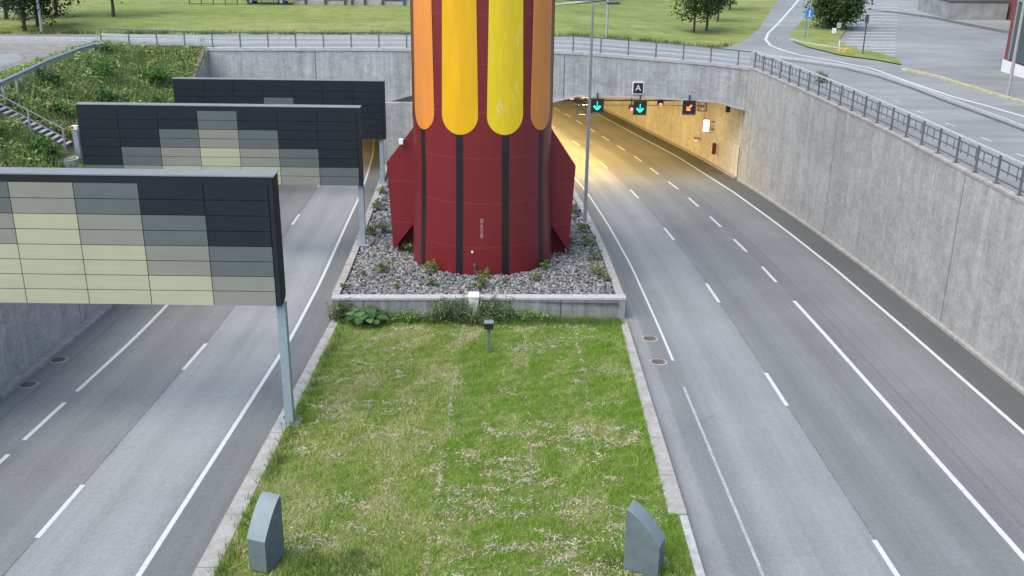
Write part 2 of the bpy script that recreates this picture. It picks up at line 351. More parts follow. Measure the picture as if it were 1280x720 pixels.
def mark(us, shift, segs, mat='mark', w=.13, name='road_marking'):
    b = MB()
    for u, a, e in ((us, a, e) for a, e in segs):
        n = max(1, int((e-a)/2.5)); yy = np.linspace(a, e, n+1); vs = []
        for Y in yy:
            for q in (-w/2, w/2): vs.append((u+q+shift(Y), Y, zr(Y)+.005))
        b.add(vs, [(2*i, 2*i+1, 2*i+3, 2*i+2) for i in range(n)])
    return tag(b.build(name, M[mat]), kind='structure')
mark(6.22, sR, [(35.9, 150)], 'mark_worn', .1); mark(6.2, sR, [(-40, 33.2)], 'mark_worn2', .09)
mark(9.5, sR, [(22.7-12*k-3.1, 22.7-12*k) for k in range(-10, 6)], 'mark', .14)
mark(13.0, sR, [(44+6*k-2.9, 44+6*k) for k in range(1, 20)], 'mark', .14); mark(13.02, sR, [(-50, 44.)], 'mark', .17)
mark(16.68, sR, [(-50, 160)], 'mark', .16)
mark(-8.9, sL, [(-50, 150)], 'mark', .14)
mark(-12.1, sL, [(37.2-12*k-2.9, 37.2-12*k) for k in range(-9, 7)], 'mark', .14)
mark(-15.12, sL, [(32.1, 150), (28.1, 31.1), (-50, 27.1)], 'mark', .15)
# kerbs beside the lawn
def ribbon(b, x0, x1, ys, z0, z1, zf=zr):
    """box following the road: x0(Y), x1(Y)"""
    for i, Y in enumerate(ys): b.v += [(x0(Y), Y, zf(Y)+z0), (x1(Y), Y, zf(Y)+z0), (x1(Y), Y, zf(Y)+z1), (x0(Y), Y, zf(Y)+z1)]
    n = len(ys); B = len(b.v)-4*n
    for i in range(n-1):
        k = B+4*i
        for j in range(4): b.f.append([k+j, k+(j+1)%4, k+4+(j+1)%4, k+4+j]); b.mi.append(0)
    b.f += [[B, B+1, B+2, B+3], [B+4*n-1, B+4*n-2, B+4*n-3, B+4*n-4]]; b.mi += [0, 0]
    return b
lin = lambda *p: (lambda Y: float(np.interp(Y, [q[0] for q in p], [q[1] for q in p])))
tag(ribbon(MB(), lin((23.7,4.3),(29.3,4.41),(40.8,4.62)), lin((23.7,4.8),(40.8,4.92)), [23.75, 27, 31, 35, 40.5], -.1, .13).build('kerb', M['kerb'], bevel=.015), kind='structure')
tag(ribbon(MB(), lin((10,4.35),(23.7,4.56)), lin((10,4.62),(23.7,4.8)), [-40, 0, 12, 18, 23.7], -.1, .11).build('kerb', M['white_kerb'], bevel=.015), kind='structure')
tag(ribbon(MB(), lin((20,-7.56),(40,-7.62)), lin((20,-7.02),(30,-7.16),(39,-7.25)), [-40, -10, 10, 20, 25, 30, 35, 40.2], -.1, .13).build('kerb', M['kerb'], bevel=.015), kind='structure')
# ------------------------------------------------------------------ retaining walls
def wall_mesh(path, zlo, zhi, thick, mat, name, parent=None, side=1):
    """path: [(x,y)], zlo/zhi functions of (x,y); thick goes to +x*side"""
    b = MB(); b.uv = []; L = 0
    for i, (x, y) in enumerate(path):
        if i: L += math.dist(path[i-1], path[i])
        for (dx, z) in ((0, zlo(x, y)), (0, zhi(x, y)), (thick*side, zhi(x, y)), (thick*side, zlo(x, y))):
            b.v.append((x+dx, y, z)); b.uv.append((y if abs(path[-1][1]-path[0][1]) > abs(path[-1][0]-path[0][0]) else x, z+dx))
    n = len(path)
    for i in range(n-1):
        k = 4*i
        for j in range(4): b.f.append([k+j, k+(j+1)%4, k+4+(j+1)%4, k+4+j]); b.mi.append(0)
    b.f += [[0,1,2,3], [4*n-1,4*n-2,4*n-3,4*n-4]]; b.mi += [0, 0]
    return b.build(name, mat, parent)
wr = lambda Y: 18.4+sR(Y)*.9
wpath = [(wr(Y), Y) for Y in YS if Y < 75]+[(wr(74.9), 74.9)]
tw = thing('retaining_wall', (0, 0, 0), 'tall grey concrete retaining wall with dark joints right of the road, under the railing', 'wall')
wall_mesh(wpath, lambda x, y: zr(y)-.3, lambda x, y: zu(20, y)+.06, .45, M['conc_r'], 'wall', tw)
ribbon(MB(), lambda Y: wr(Y)-.04, lambda Y: wr(Y)+.5, [q[1] for q in wpath], .065, .17, lambda Y: zu(20, Y)).build('coping', M['kerb'], tw)
ribbon(MB(), lambda Y: wr(Y)-.2, lambda Y: wr(Y)-.003, [q[1] for q in wpath], -.1, .12).build('foot_kerb', M['kerb'], tw)
wl = lambda Y: -17.75+sL(Y)
lpath = [(wl(Y), Y) for Y in YS if Y < 75]+[(wl(74.9), 74.9)]
tl = thing('retaining_wall', (0, 0, 0), 'low dim concrete retaining wall at the far left below the large stepped panel', 'wall')
wall_mesh(lpath, lambda x, y: zr(y)-.3, lambda x, y: bank_z(-20, y)+.25, .45, M['conc_l'], 'wall', tl, side=-1)
ribbon(MB(), lambda Y: wl(Y)+.003, lambda Y: wl(Y)+.42, [q[1] for q in lpath], -.1, .16).build('foot_kerb', M['kerb'], tl)
# ------------------------------------------------------------------ tunnel portal
PY = 75.0
tp = thing('tunnel_portal', (-2, PY, zr(PY)), 'wide grey concrete portal wall spanning both tunnel mouths under the bridge railing', 'tunnel portal')
o_ = (-2, PY, zr(PY))
out = [(-22.3,-7.5),(-22.3,3.55),(-14,3.66),(-9,3.7),(2.7,3.66),(4.6,3.6),(9.03,3.3),(14.54,2.92),(17.3,2.6),(17.3,-7.5),(16.95,-7.5),(16.95,-.25),(14.75,.32),(9.2,.6),(4.6,.62),(2.6,.15),(2.6,-7.5),(-9.9,-7.5),(-9.9,.1),(-11.6,.5),(-18,.5),(-19.9,.1),(-19.9,-7.5)]
b = MB(); b.prism(out, lambda p, k: (p[0], PY+.7*k, p[1])); b.uv = [(v[0], v[2]) for v in b.v]
b.build('facade', M['conc_f'], tp, o_)
b = MB()
low = [(2.6,.15),(4.6,.62),(9.2,.6),(14.75,.32),(16.95,-.25)]
for p, q in zip(low, low[1:]): b.bar((p[0], PY-.03, p[1]), (q[0], PY-.03, q[1]), .1, .1)
b.build('drip_edge', M['white_kerb'], tp, o_)
b = MB(); b.box(-9.85, -5., PY-.5, PY-.003, -6, .05); b.uv = [(v[0], v[2]) for v in b.v]
b.build('pier', M['conc_f'], tp, o_)
MB().prism([(-9.05,.07),(-6.,.07),(-6.,.95)], lambda p, k: (p[0], PY-.02+.017*k, p[1])).build('recess_shade', M['dark_steel'], tp, o_)  # thin dark plate proud of the wall, painting in the shade of a recess
b = MB(); tops = [(-22.3,3.55),(-14,3.66),(-9,3.7),(2.7,3.66),(4.6,3.6),(9.03,3.3),(14.54,2.92),(17.3,2.6)]
for p, q in zip(tops, tops[1:]):
    b.prism([(0, 0), (0, 1)], lambda k, e: (0,0,0)) if False else None
    b.add([(p[0],PY-.06,p[1]+.003),(q[0],PY-.06,q[1]+.003),(q[0],PY+.9,q[1]+.003),(p[0],PY+.9,p[1]+.003),(p[0],PY-.06,p[1]+.22),(q[0],PY-.06,q[1]+.22),(q[0],PY+.9,q[1]+.22),(p[0],PY+.9,p[1]+.22)],
          [(3,2,1,0),(4,5,6,7),(0,1,5,4),(1,2,6,5),(2,3,7,6),(3,0,4,7)])
MB().box(16.97,17.28,PY-.12,PY-.003,-5.6,2.45).build('pilaster', M['white_kerb'], tp, o_)
b.build('edge_beam', M['white_kerb'], tp, o_)
wg = thing('wing_wall', (-22.3, 73, 2), 'sloping concrete wing wall at the left end of the portal above the weedy bank', 'wall')
b = MB(); b.prism([(68.9,-2),(74.9,-2),(74.9,3.7),(68.9,.6)], lambda p, k: (-22.45+.35*k, p[0], p[1])); b.uv = [(v[1], v[2]) for v in b.v]
b.build('wall', M['conc_f'], wg, (-22.3,73,2)); MB().bar((-22.3,68.9,.68),(-22.3,74.6,3.62),.28,.14).build('coping', M['rust'], wg, (-22.3,73,2))
def tunnel(x0, x1, shift, zc, label):
    T = thing('tunnel', (0.5*(x0+x1), 76, zr(76)), label, 'tunnel'); og = (0.5*(x0+x1), 76, zr(76))
    ys = [75.7, 79, 83, 88, 94, 100, 107, 115, 123, 131, 140, 150, 160, 169]; s0 = shift(75.7)
    for xx, sd in ((x0, -1), (x1, 1)):
        b = MB(); b.uv = []
        for Y in ys:
            for z in (zr(Y)-.2, zr(Y)+2.4, zr(Y)+2.45, zr(Y)+6.3):
                b.v.append((xx+shift(Y)-s0+(.06*sd if z > zr(Y)+2.42 else 0)-og[0], Y-og[1], z-og[2])); b.uv.append((Y, z-zr(Y)))
        for i in range(len(ys)-1):
            for j in range(3): b.f.append([4*i+j, 4*i+j+1, 4*i+j+5, 4*i+j+4]); b.mi.append(0)
        b.build('wall', M['conc_t'], T)
    b = MB()
    for Y in ys:
        b.v += [(x0-.5+shift(Y)-s0-og[0], Y-og[1], zr(Y)+6.25-og[2]), (x1+.5+shift(Y)-s0-og[0], Y-og[1], zr(Y)+6.25-og[2])]
    for i in range(len(ys)-1): b.f.append([2*i, 2*i+1, 2*i+3, 2*i+2]); b.mi.append(0)
    b.build('ceiling', M['conc_t'], T)
    for xx in (x0, x1):
        sg = 1 if xx == x0 else -1
        ribbon(MB(), lambda Y: xx+shift(Y)-s0+min(0, .25*sg)+.004*sg, lambda Y: xx+shift(Y)-s0+max(0, .25*sg)+.004*sg, ys, -.1, .13).build('foot_kerb', M['kerb'], T, og)
    Y = 168; c = x0+shift(Y)-s0
    MB().box(c-1, c+x1-x0+1, Y, Y+.5, zr(Y)-1, zr(Y)+7).build('end_wall', M['conc_t'], T, og)
tunnel(2.6, 16.91, sR, 0, 'right tunnel tube glowing with orange sodium light behind the portal')
tunnel(-19.85, -9.9, sL, 0, 'left tunnel tube, dim brown, mostly hidden behind the dark panels')
def sodium(x, Y, shift, s0, energy, label, grp):
    X = x+shift(Y)-s0; z = zr(Y)+5.9
    T = thing('tunnel_lamp', (X, Y, z), label, 'lamp', grp)
    MB().box(-.3, .3, -.8, .8, 0, .18).build('housing', M['galv'], T); MB().box(-.24, .24, -.7, .7, -.04, -.003).build('lens', M['g_sodium'], T)
    ld = bpy.data.lights.new('tunnel_light', 'AREA'); ld.shape = 'RECTANGLE'; ld.size = .5; ld.size_y = 1.4; ld.energy = energy; ld.color = (1, .66, .25)
    lo = bpy.data.objects.new('tunnel_light', ld); COL.objects.link(lo); lo.parent = T; lo.location = (0, 0, -.06)
for Y in (78, 83, 88, 94, 101, 109, 118, 128, 140): sodium(5.6, Y, sR, sR(75.7), 440, 'sodium lamp on the ceiling of the right tunnel', 'lamps inside the right tunnel')
for Y in (80, 90, 102, 116): sodium(13.5, Y, sR, sR(75.7), 50, 'dimmer sodium lamp on the right side of the right tunnel ceiling', 'dim lamps inside the right tunnel')
for Y in (84, 98, 114): sodium(-14, Y, sL, sL(75.7), 90, 'sodium lamp on the ceiling of the left tunnel', 'lamps inside the left tunnel')
# ------------------------------------------------------------------ upper ground
def sheet(name, poly, off, mat, ztop=zu, kind='structure'):
    bm = bmesh.new(); vs = [bm.verts.new((p[0], p[1], 0)) for p in poly]; bm.faces.new(vs)
    for (pc, no) in (((-9,0,0),(1,0,0)), ((4.6,0,0),(1,0,0)), ((17.1,0,0),(1,0,0)), ((0,75,0),(0,1,0)), ((0,88,0),(0,1,0))):
        bmesh.ops.bisect_plane(bm, geom=bm.verts[:]+bm.edges[:]+bm.faces[:], dist=1e-5, plane_co=pc, plane_no=no)
    for v in bm.verts: v.co.z = ztop(v.co.x, v.co.y)+off
    bmesh.ops.triangulate(bm, faces=bm.faces[:]); bm.normal_update()
    for f in bm.faces:
        if f.normal.z < 0: f.normal_flip()
    me = bpy.data.meshes.new(name); bm.to_mesh(me); bm.free()
    return tag(link(name, me, mat), kind=kind)
# base sheets (grass), reaching the horizon; the cut stays open
bm = bmesh.new()
def gridq(xs, ys, zf):
    g = [[bm.verts.new((x if not callable(x) else x(y), y, zf(x if not callable(x) else x(y), y))) for x in xs] for y in ys]
    for i in range(len(ys)-1):
        for j in range(len(xs)-1): bm.faces.new((g[i][j], g[i][j+1], g[i+1][j+1], g[i+1][j]))
gridq([-1500, -300, -60, -9, 4.6, 17.1, 60, 300, 1500], [75.65, 88, 150, 400, 1800], zu)
gridq([lambda Y: wr(min(Y, 74.9))+.4, 60, 300, 1500], [-600, -60, 0, 20, 36, 45, 51, 57, 63, 69, 72, 75, 75.66], lambda x, y: zu(max(x, 17.2), y))
gridq([-1500, -300, -60, -29.9], [-600, -60, 75.66], lambda x, y: 3.78)
me = bpy.data.meshes.new('ground'); bm.to_mesh(me); bm.free(); tag(link('ground', me, M['field']), kind='structure')
xs = list(np.linspace(-30.1, -23, 22))+[-22.5, -22, -21, -20, -19, -18.3, None]
bb = MB(); ys = list(np.arange(-60, 30, 6.))+list(np.arange(30, 75.6, 1.2))+[75.6]
for Y in ys:
    for x in xs:
        X = wl(Y)-.43 if x is None else min(x, wl(Y)-.45); k = 0 if X < -29.9 or x is None else 1
        bb.v.append((X, Y, bank_z(X, Y)+k*rng.normal(0, .05)))
n = len(xs)
for i in range(len(ys)-1):
    for j in range(n-1): bb.f.append([i*n+j, i*n+j+1, (i+1)*n+j+1, (i+1)*n+j]); bb.mi.append(0)
tag(bb.build('bank', M['bank_soil']), kind='structure')
P2 = lambda *q: [tuple(UG(*p)[:2]) for p in q]
edge = P2((0,43),(250,43.5),(500,44),(690,46),(760,49),(850,56),(892,61),(915,58),(932,50),(948,37),(962,15),(973,0))
far = [(edge[-1][0]+9, 190), (170, 190), (170, -60), (19.2, -60), (19.2, 20)]+[(wr(Y)+.55, Y) for Y in (30, 36, 42, 48, 54, 60, 66, 72, 74.9)]+[(17.35, 75.95), (-29.5, 75.95)]
sheet('road', [(-120, 75.95)]+[(-120, edge[0][1])]+edge+far, .012, M['asphalt_u'])
lf = P2((-60,66),(60,65),(95,61))
sheet('gravel_yard', [(-120, 75.9), (-120, 55), (-45, 52), (-31.2, 52), (-31.3, 75.9)], .02, M['dirt'], lambda x, y: 3.78)
sheet('road', [(-120, 72.3), (-120, 60), (-60, 60)]+[tuple(UG(*p)[:2]) for p in ((-20,88),(10,84),(30,74),(22,68),(-30,67))], .03, M['asphalt_u'], lambda x, y: 3.78)
# grass island with shrub
isl = P2((987,47),(998,33),(1008,18),(1014,5),(1019,-8),(1045,-8),(1062,10),(1056,40),(1048,52),(1060,59),(1100,68),(1122,75),(1127,82),(1095,76),(1050,70),(1010,60),(992,53))
sheet('grass_island', isl, .10, M['field'])
def uline(pts, w, h, mat, name, kind='structure', off=0.):
    """raised or painted line along upper-ground pixels"""
    q = [UG(*p) for p in pts]; b = MB()
    for i, p in enumerate(q):
        d = q[min(i+1, len(q)-1)]-q[max(i-1, 0)]; d = d/np.hypot(d[0], d[1]); nx, ny = -d[1]*w/2, d[0]*w/2
        z0 = zu(p[0], p[1])+off-(.05 if h > .03 else -.0); z1 = zu(p[0], p[1])+off+h
        b.v += [(p[0]-nx, p[1]-ny, z0), (p[0]+nx, p[1]+ny, z0), (p[0]+nx, p[1]+ny, z1), (p[0]-nx, p[1]-ny, z1)]
    n = len(q)
    for i in range(n-1):
        for j in range(4): b.f.append([4*i+j, 4*i+(j+1)%4, 4*i+4+(j+1)%4, 4*i+4+j]); b.mi.append(0)
    b.f += [[0,1,2,3], [4*n-1,4*n-2,4*n-3,4*n-4]]; b.mi += [0, 0]
    return tag(b.build(name, M[mat]), kind=kind)
uline([(1003,-6),(990,10),(972,30),(960,42),(957,50),(963,57),(978,63),(1000,69),(1040,76),(1090,86),(1140,104),(1190,121),(1235,133),(1280,146),(1330,161)], .22, .008, 'mark', 'road_marking', off=.016)
KP = [(950,70),(975,72),(1010,76.5),(1060,84),(1100,94),(1140,107.5),(1185,125),(1240,145),(1280,160),(1340,186)]
uline(KP, .17, .13, 'white_kerb', 'kerb')
uline([(x-2, y+2.6) for x, y in KP], .32, .006, 'dark_asphalt', 'kerb_shade', off=.016)  # flat dark strip that paints in the kerb's shaded near side
uline([(1128,87),(1150,92),(1172,97),(1200,106),(1240,118),(1280,130),(1330,146)], .35, .14, 'yellow_kerb', 'kerb')
uline([(988,50),(1000,54),(1030,59),(1052,62)], .2, .16, 'white_kerb', 'kerb')
uline([(-10,50.2),(60,50.6),(120,51.5),(185,52.5),(250,53.5)], .3, .25, 'white_kerb', 'kerb')
for a, b_ in (((1087,112.5),(1095,114.5)),((1116,125),(1125,128)),((1147,139.5),(1156,142.5)),((1182,154),(1193,158)),((1226,172),(1239,177)),((1270,192),(1284,198))): uline([a, b_], .12, .008, 'mark_faded', 'road_marking', off=.016)
for k in range(17):
    yv = 5+k*3.95; xl = 1079-.0*yv-k*1.75; xr = 1123-k*.3
    uline([(xl, yv), (xr, yv+.6)], .3, .008, 'mark_faded', 'road_marking', off=.016)
for a, b_ in (((1203,26),(1222,31)),((1227,26),(1246,31)),((1245,25),(1258,29)),((1218,70),(1250,74))): uline([a, b_], .14, .008, 'mark_worn2', 'road_marking', off=.016)
uline([(1085,12),(1130,17),(1165,22),(1190,27),(1220,33),(1262,41)], 1.5, .004, 'dark_asphalt', 'asphalt_patch', off=.015)
uline([(690,5.5),(715,3.5),(745,0),(770,-4)], 1.6, .03, 'white_kerb', 'path', off=.01)
uline([(-60,14),(-5,13),(15,9),(30,2)], 2.5, .03, 'asphalt_u', 'path', off=.01)
# ------------------------------------------------------------------ vegetation generators
def quads(pos, size, up=.35, aspect=.6, seed=0):
    """random leaf quads; returns verts, faces"""
    r = np.random.default_rng(seed); n = len(pos)
    nrm = r.normal(size=(n, 3)); nrm[:, 2] = np.abs(nrm[:, 2])+up; nrm /= np.linalg.norm(nrm, axis=1)[:, None]
    t = r.normal(size=(n, 3)); a = np.cross(nrm, t); a /= np.linalg.norm(a, axis=1)[:, None]; b = np.cross(nrm, a)
    s = (size*(.6+.8*r.random(n)))[:, None] if np.ndim(size) == 0 else size[:, None]
    a = a*s*.5; b = b*s*.5*aspect
    v = np.stack([pos-a, pos-b*.9+a*.1, pos+a, pos+b*.9+a*.1], 1).reshape(-1, 3)
    return v, np.arange(4*n).reshape(n, 4)
def hues(n, base, var=.25, r=None, alt=None, p=.2):
    r = r or rng; c = (np.array(base) if np.ndim(base) == 2 else np.tile(np.array(base), (n, 1)))*(1+var*r.normal(size=(n, 1)))
    if alt is not None:
        k = r.random(n) < p; c[k] = np.array(alt)*(1+var*r.normal(size=(k.sum(), 1)))
    c *= 1+.08*r.normal(size=(n, 3)); return np.clip(c, .004, .8)
def blades(pos, h, w, lean=.4, seed=1):
    r = np.random.default_rng(seed); n = len(pos); th = r.random(n)*2*PI
    side = np.stack([np.cos(th), np.sin(th), 0*th], 1)*(w*(.6+.8*r.random(n)))[:, None]*.5
    hh = (h*(.5+r.random(n))) if np.ndim(h) == 0 else h
    tip = np.stack([r.normal(0, lean, n)*hh, r.normal(0, lean, n)*hh, hh], 1)
    v = np.stack([pos-side, pos+side, pos+tip], 1).reshape(-1, 3); return v, np.arange(3*n).reshape(n, 3)
def smooth_noise(x, y, sc, seed):
    r = np.random.default_rng(seed); o = np.zeros_like(x)
    for k in range(10):
        a = r.random()*2*PI; f = (.5+1.8*r.random())/sc; o += np.sin((x*np.cos(a)+y*np.sin(a))*f*2*PI+r.random()*9)
    return o/10**.5
# lawn blades (one uncountable mass)
N = 330000
yy = 17+(40.3-17)*rng.random(N)**1.12; xx = -7.3+11.9*rng.random(N)
ok = (xx > np.interp(yy, [20,30,39], [-7.0,-7.15,-7.25])) & (xx < np.where(yy < 23.7, 4.5, np.interp(yy, [23.7,29.3,40.8], [4.28,4.4,4.6])))
xx, yy = xx[ok], yy[ok]; n = len(xx)
patch = smooth_noise(xx, yy*.8, 2.2, 3)+.6*smooth_noise(xx, yy, .7, 4)
row = .35*np.sin(xx*2*PI/1.9+1.)+np.where(xx < -2.0, .6, -.35)-np.where((xx > -1.6) & (xx < 1.2), .2, 0)
dry = patch+row+.5*rng.normal(size=n)
hgt = np.clip(.075+.03*smooth_noise(xx, yy, 1.5, 9), .03, .16)*(.6+.8*rng.random(n))
hgt = np.where((xx > 3.6) | (xx < -6.6), hgt*1.6, hgt)
pos = np.stack([xx, yy, zr(1)*yy+.10], 1)
v, f = blades(pos, hgt*.9, .018, .6, 5)
c = hues(n, np.where((xx > -2.0)[:, None], (.19,.335,.04), (.235,.35,.06)), .18); c2 = hues(n, (.34,.43,.12), .18); c3 = hues(n, (.47,.47,.23), .18)
c = np.where((dry > .35)[:, None], c2, c); c = np.where((dry > 1.35)[:, None], c3, c)
tag(npmesh('grass', v, f, M['blade'], col=c), kind='stuff')
# dry mowings lying on it
cx, cy, cw, ch, cn = [], [], [], [], []
for _ in range(420):
    x, y = rng.uniform(-6.9, 4.2), rng.uniform(17, 40)
    if rng.random() > (.95 if (x > -1.6 and y < 29.5) else .14 if x > -1.6 else .34): continue
    cx.append(x); cy.append(y); cw.append(.1+.36*rng.random()**1.5); ch.append(.05+.16*rng.random()); cn.append(int(25+110*rng.random()))
for x, y, w_, h_, k_ in ((1.3,37.2,.8,.22,420),(.6,36.6,.7,.2,260),(-3.6,38.9,1.3,.14,360),(-.2,39.3,.8,.12,160),(-4.9,34.5,.9,.3,200),(2.6,38.2,.9,.25,160)): cx.append(x); cy.append(y); cw.append(w_); ch.append(h_); cn.append(k_)
cl = np.repeat(np.arange(len(cx)), cn); n = len(cl); cx, cy, cw, ch = map(np.array, (cx, cy, cw, ch))
xx = cx[cl]+cw[cl]*rng.normal(size=n); yy = cy[cl]+ch[cl]*rng.normal(size=n)+.6*(cx[cl]-xx)*np.sin(cx[cl]*9+cl)
n2 = 2600; lx = np.array([-2.0,-2.0,.6,2.65])[rng.integers(0, 4, n2)]; ly = rng.uniform(17, 40, n2); ok2 = smooth_noise(ly, lx, 3., 77) > -.4
xx = np.concatenate([xx, (lx+.05*rng.normal(size=n2))[ok2]]); yy = np.concatenate([yy, ly[ok2]])
ok = (xx > -6.9) & (xx < 4.2) & (yy < 40.2); xx, yy = xx[ok], yy[ok]; n = len(xx); pos = np.stack([xx, yy, zr(1)*yy+.13+.05*rng.random(n)], 1)
v, f = quads(pos, .125, 1.8, .15, 8); tag(npmesh('mowings', v, f, M['blade'], col=hues(n, (.56,.51,.36), .2, alt=(.26,.24,.13), p=.22)), kind='stuff')
# taller grass in the foreground and at field edges
def tufts(name, pts, h, w, per, spread, col, lean=.35, seed=3, alt=None):
    r = np.random.default_rng(seed); pts = np.asarray(pts); p = np.repeat(pts, per, 0); p[:, :2] += r.normal(0, spread, (len(p), 2))
    v, f = blades(p, h*(.5+r.random(len(p))), w, lean, seed); return tag(npmesh(name, v, f, M['blade'], col=hues(len(p), col, .25, r, alt)), kind='stuff')
pts = [(x, y, zr(y)+.1) for x, y in zip(rng.uniform(-5.2, -3.2, 60), rng.uniform(19.5, 21.5, 60))]+[(x, y, zr(y)+.1) for x, y in zip(rng.uniform(2, 4.1, 40), rng.uniform(19.5, 21.6, 40))]
pts += [(x, 40.3-abs(rng.normal(0, .35)), zr(40.2)+.1) for x in rng.uniform(-7.2, 4.6, 480)]
pts += [(-6.98+.12*rng.random(), y, zr(y)+.1) for y in rng.uniform(20, 40, 90)]
tufts('tall_grass', pts, .2, .025, 30, .13, (.14,.22,.05), seed=31)
pts = []
for p, q in zip(edge[:8], edge[1:8]):
    for _ in range(int(math.dist(p, q)*3)): s = rng.random(); x, y = p[0]+s*(q[0]-p[0]), p[1]+s*(q[1]-p[1])+.3+.8*rng.random(); pts.append((x, y, zu(x, y)))
tufts('tall_grass', pts, .26, .05, 20, .25, (.09,.12,.035), seed=32, alt=(.14,.12,.05))
# bank vegetation
N = 70000; xx = rng.uniform(-30, -18.6, N); yy = rng.uniform(36, 75, N); rough = smooth_noise(xx, yy, 2.5, 41)
ok = (xx < np.array([wl(a)-.6 for a in yy])) & (rough+.8*rng.normal(size=N) > -1.0); 
ok &= ~((xx < -23.2) & (np.abs(yy-53.9) < 1.15)); xx, yy, rough = xx[ok], yy[ok], rough[ok]; n = len(xx)
zz = np.array([bank_z(a, b_) for a, b_ in zip(xx, yy)]); hh = rng.random(n)*np.clip(.35+.3*rough, .12, .9)
pos = np.stack([xx, yy, zz+hh], 1); v, f = quads(pos, .22, .5, .5, 12)
tone = smooth_noise(xx, yy, 3.1, 43)+.4*rng.normal(size=n)
c = np.where((tone > .6)[:, None], hues(n, (.30,.32,.13), .2), hues(n, (.24,.35,.11), .25)); c = np.where((tone < -.9)[:, None], hues(n, (.3,.41,.13), .25), c)
tag(npmesh('bank_weeds', v, f, M['leaf'], col=c), kind='stuff')
pts = np.stack([xx, yy, zz], 1)[::9]; tufts('bank_grass', pts, .55, .035, 8, .2, (.2,.28,.09), seed=44, alt=(.3,.3,.14))
def shrub_mesh(name, h, r, n, leaf, col, seed, alt=None, flat=.85):
    col = tuple(1.35*a for a in col)
    q = np.random.default_rng(seed); k = max(6, n//60); cz = q.random(k)
    d = q.normal(size=(k, 3)); d /= np.linalg.norm(d, axis=1)[:, None]; rad = q.random(k)**.4
    cen = d*rad[:, None]*np.array([r, r, h/2])*.85+np.array([0, 0, h/2])
    cen[:, 2] = np.clip(cen[:, 2], .05*h, h)
    p = np.repeat(cen, n//k+1, 0); p += q.normal(0, 1, p.shape)*np.array([r, r, h*.5])*.2; p[:, 2] = np.abs(p[:, 2])
    v, f = quads(p, leaf, .5, flat, seed); return v, f, hues(len(p), col, .28, q, alt)
def shrub(name, loc, h, r, n, leaf, col, seed, label, cat, group=None, alt=None, flat=.6):
    T = thing(name, loc, label, cat, group); v, f, c = shrub_mesh(name, h, r, n, leaf, col, seed, alt, flat)
    npmesh('foliage', v, f, M['leaf'], T, c)
    b = MB(); q = random.Random(seed)
    for _ in range(1 if name == 'hedge' else 5):
        a = q.random()*6.28; b.tube([(0,0,-.05),(math.cos(a)*r*.3, math.sin(a)*r*.3, h*.4),(math.cos(a)*r*.6, math.sin(a)*r*.6, h*.75)], [.012+h*.008, .008+h*.005, .004], 5)
    b.build('stem', M['bark'], T); return T
bs = [(-26.6,66.5,1.2,1.1,(.055,.12,.025)),(-24.9,70.5,1.2,1.2,(.065,.14,.03)),(-27.5,60.5,1.0,.9,(.05,.095,.03)),(-24.6,61.8,1.3,1.2,(.045,.1,.035)),(-23.6,57.6,1.4,1.1,(.06,.12,.03)),(-28.2,71.5,.9,.9,(.09,.15,.035)),(-25.5,57.2,.9,.8,(.08,.13,.03)),(-24.2,51.4,1.1,1.0,(.06,.125,.028)),(-26.3,50.2,1.0,1.1,(.055,.11,.03)),(-23.2,66.2,1.0,.9,(.045,.085,.03))]
bl = ['mid green bush in the middle of the weedy bank','bright bushy shrub high on the bank near the wing wall','small dark bush on the bank below the guard rail','large dull bush on the lower bank above the dark panels','tall shrub on the bank just behind the stair railing end','yellowish low bush near the top corner of the bank','pale low bush on the bank right above the stairs','leafy bush below the bottom of the outdoor stairs','green bush on the slope under the stairs at the left edge','dark low shrub on the bank right of the middle']
for i, ((x, y, h, r, c), l) in enumerate(zip(bs, bl)): shrub('shrub', (x, y, bank_z(x, y)-.05), h, r, 900, .2, c, 100+i, l, 'shrub', 'shrubs on the left bank')
def stalks(loc, h, rx, ry, n, col, seed, label, alt=None):
    T = thing('weed_clump', loc, label, 'weeds', 'weed clumps along the planter wall'); q = np.random.default_rng(seed); b = MB(); pos = []
    for _ in range(n):
        x, y = rx*float(np.clip(q.normal(), -1.5, 1.5))*.6, ry*q.normal()*.6; hh = h*(.45+.65*q.random()); lx, ly = .12*hh*q.normal(), .12*hh*q.normal()
        b.tube([(x,y,-.05),(x+lx*.5,y+ly*.5,hh*.5),(x+lx,y+ly,hh)], [.008,.006,.003], 4)
        for k in range(int(6+hh*16)):
            u = .1+.9*q.random(); a = q.random()*6.28; d = .05+.13*(1-u*.6)*q.random(); pos.append((x+lx*u+d*math.cos(a), y+ly*u+d*math.sin(a), hh*u))
    b.tube([(-rx*.95,0,.0),(0,.02,.02),(rx*.95,0,.0)], .012, 4); b.build('stem', M['bark'], T); pos = np.array(pos); v, f = quads(pos, .11, .5, .5, seed); npmesh('foliage', v, f, M['leaf'], T, hues(len(pos), col, .28, q, alt, .2)); return T
